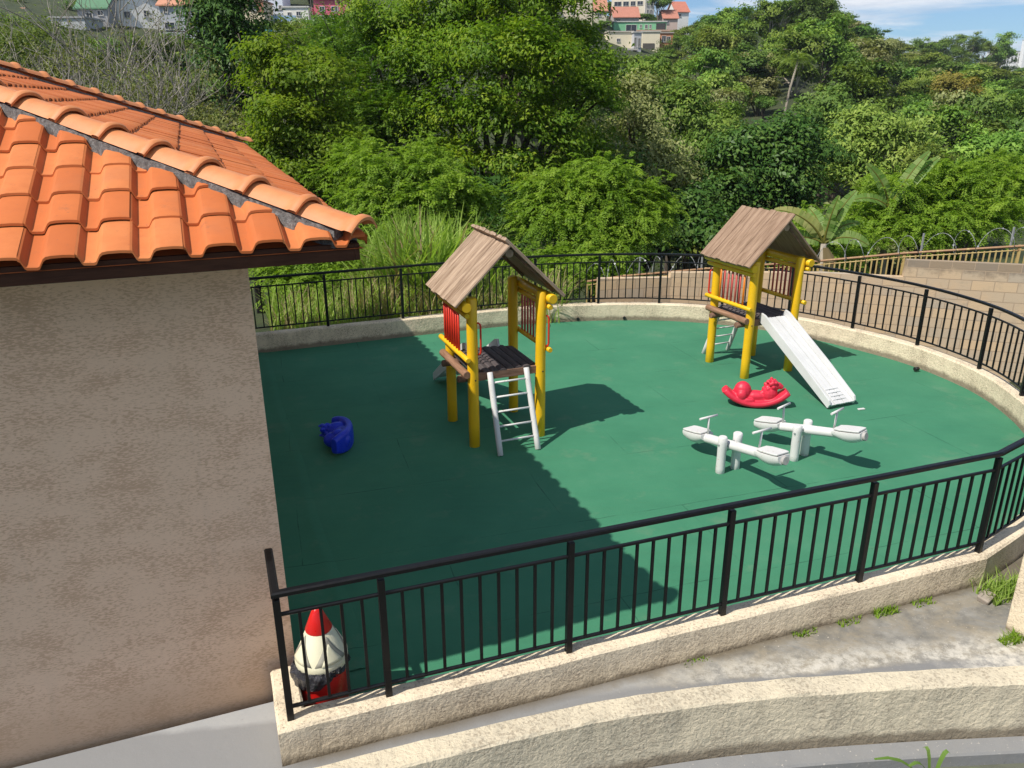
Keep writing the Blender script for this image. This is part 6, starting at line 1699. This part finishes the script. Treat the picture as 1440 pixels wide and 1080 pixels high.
for i, (x, y, n, h, lb) in enumerate([(2.58, 5.82, 70, 0.05, 'small weed tuft at the kerb foot, leftmost of the row'), (3.05, 5.99, 60, 0.05, 'sparse weed tuft at the kerb foot, second of the row'), (3.42, 6.115, 90, 0.10, 'tallest weed tuft at the kerb foot, in the middle of the row'), (3.86, 6.27, 80, 0.05, 'flat weed tuft at the kerb foot, right of the tallest tuft'), (1.55, 5.46, 30, 0.03, 'tiny weed at the kerb foot far left of the other tufts')]):
    weed('weed_tuft', (x, y, 0.045), n, 0.008, lb, 300 + i, 'leaf_bright', h, 0.08)
weed('grass_tuft', (4.75, 6.42, 0.045), 420, 0.008, 'big grass tuft between the kerb and the end wall', 310, 'grassblade', 0.2, 0.2)
weed('grass_tuft', (4.38, 5.72, 0.045), 160, 0.007, 'grass tuft at the foot of the end wall beside the path', 311, 'leaf_bright', 0.09, 0.09)
# reedy plant growing out of the channel at the bottom edge
lp = empty('reed_plant', (3.05, 4.42, -0.36), 0, 'narrow leaved plant growing at the bottom edge in front of the low wall', 'plant')
rg = random.Random(12)
for k, (dx, dy, h, ln) in enumerate([(-0.42, 0.05, 0.36, 0.42), (-0.22, -0.05, 0.40, 0.3), (0.10, 0.02, 0.45, 0.15), (0.30, -0.05, 0.30, 0.35), (-0.05, 0.10, 0.42, 0.1), (0.42, 0.08, 0.22, 0.5)]):
    m = MB(); pts = []; N = 7
    for i in range(N):
        t = i / (N - 1); pts.append(Vector((dx * t ** 1.4, dy * t, h * math.sin(t * 1.9) / math.sin(1.57))))
    s = Vector((-dy, dx, 0)).normalized() if abs(dx) + abs(dy) > 0 else Vector((1, 0, 0)); vs = []
    for i, p in enumerate(pts):
        ww = 0.016 * math.sin(PI * min(1, 0.15 + 0.85 * (1 - i / (N - 1)))) + 0.002
        vs += [p + s * ww + Vector((0, 0, 0.004)), p, p - s * ww + Vector((0, 0, 0.004))]
    fs = []
    for i in range(N - 1): fs += [(3 * i, 3 * i + 1, 3 * i + 4, 3 * i + 3), (3 * i + 1, 3 * i + 2, 3 * i + 5, 3 * i + 4)]
    m.add(vs, fs, 0, True); o = m.build('blade', MAT['banana'], lp)
    at = o.data.attributes.new('tint', 'FLOAT', 'FACE'); at.data.foreach_set('value', [0.2 + 0.1 * k] * len(fs))

# ------------------------------------------------------------------ thin air between here and the far hills
m = bpy.data.materials.new('haze_air'); m.use_nodes = True; nt = m.node_tree
for n_ in list(nt.nodes): nt.nodes.remove(n_)
o_ = nt.nodes.new('ShaderNodeOutputMaterial'); pv = nt.nodes.new('ShaderNodeVolumePrincipled')
pv.inputs['Color'].default_value = (0.80, 0.88, 1.0, 1); pv.inputs['Density'].default_value = 0.00016; pv.inputs['Anisotropy'].default_value = 0.2
nt.links.new(pv.outputs[0], o_.inputs['Volume'])
zs_ = [v_.co.z for v_ in bpy.data.objects['ground'].data.vertices]
mb = MB(); z0_, z1_ = min(zs_) - 1.0, 75.0
mb.box((0, 0, (z0_ + z1_) / 2), (660, 660, (z1_ - z0_) / 2))
tag(mb.build('haze', m), 'thin bluish air haze in front of the far hills', 'haze', kind='stuff')
cy.volume_bounces = 0
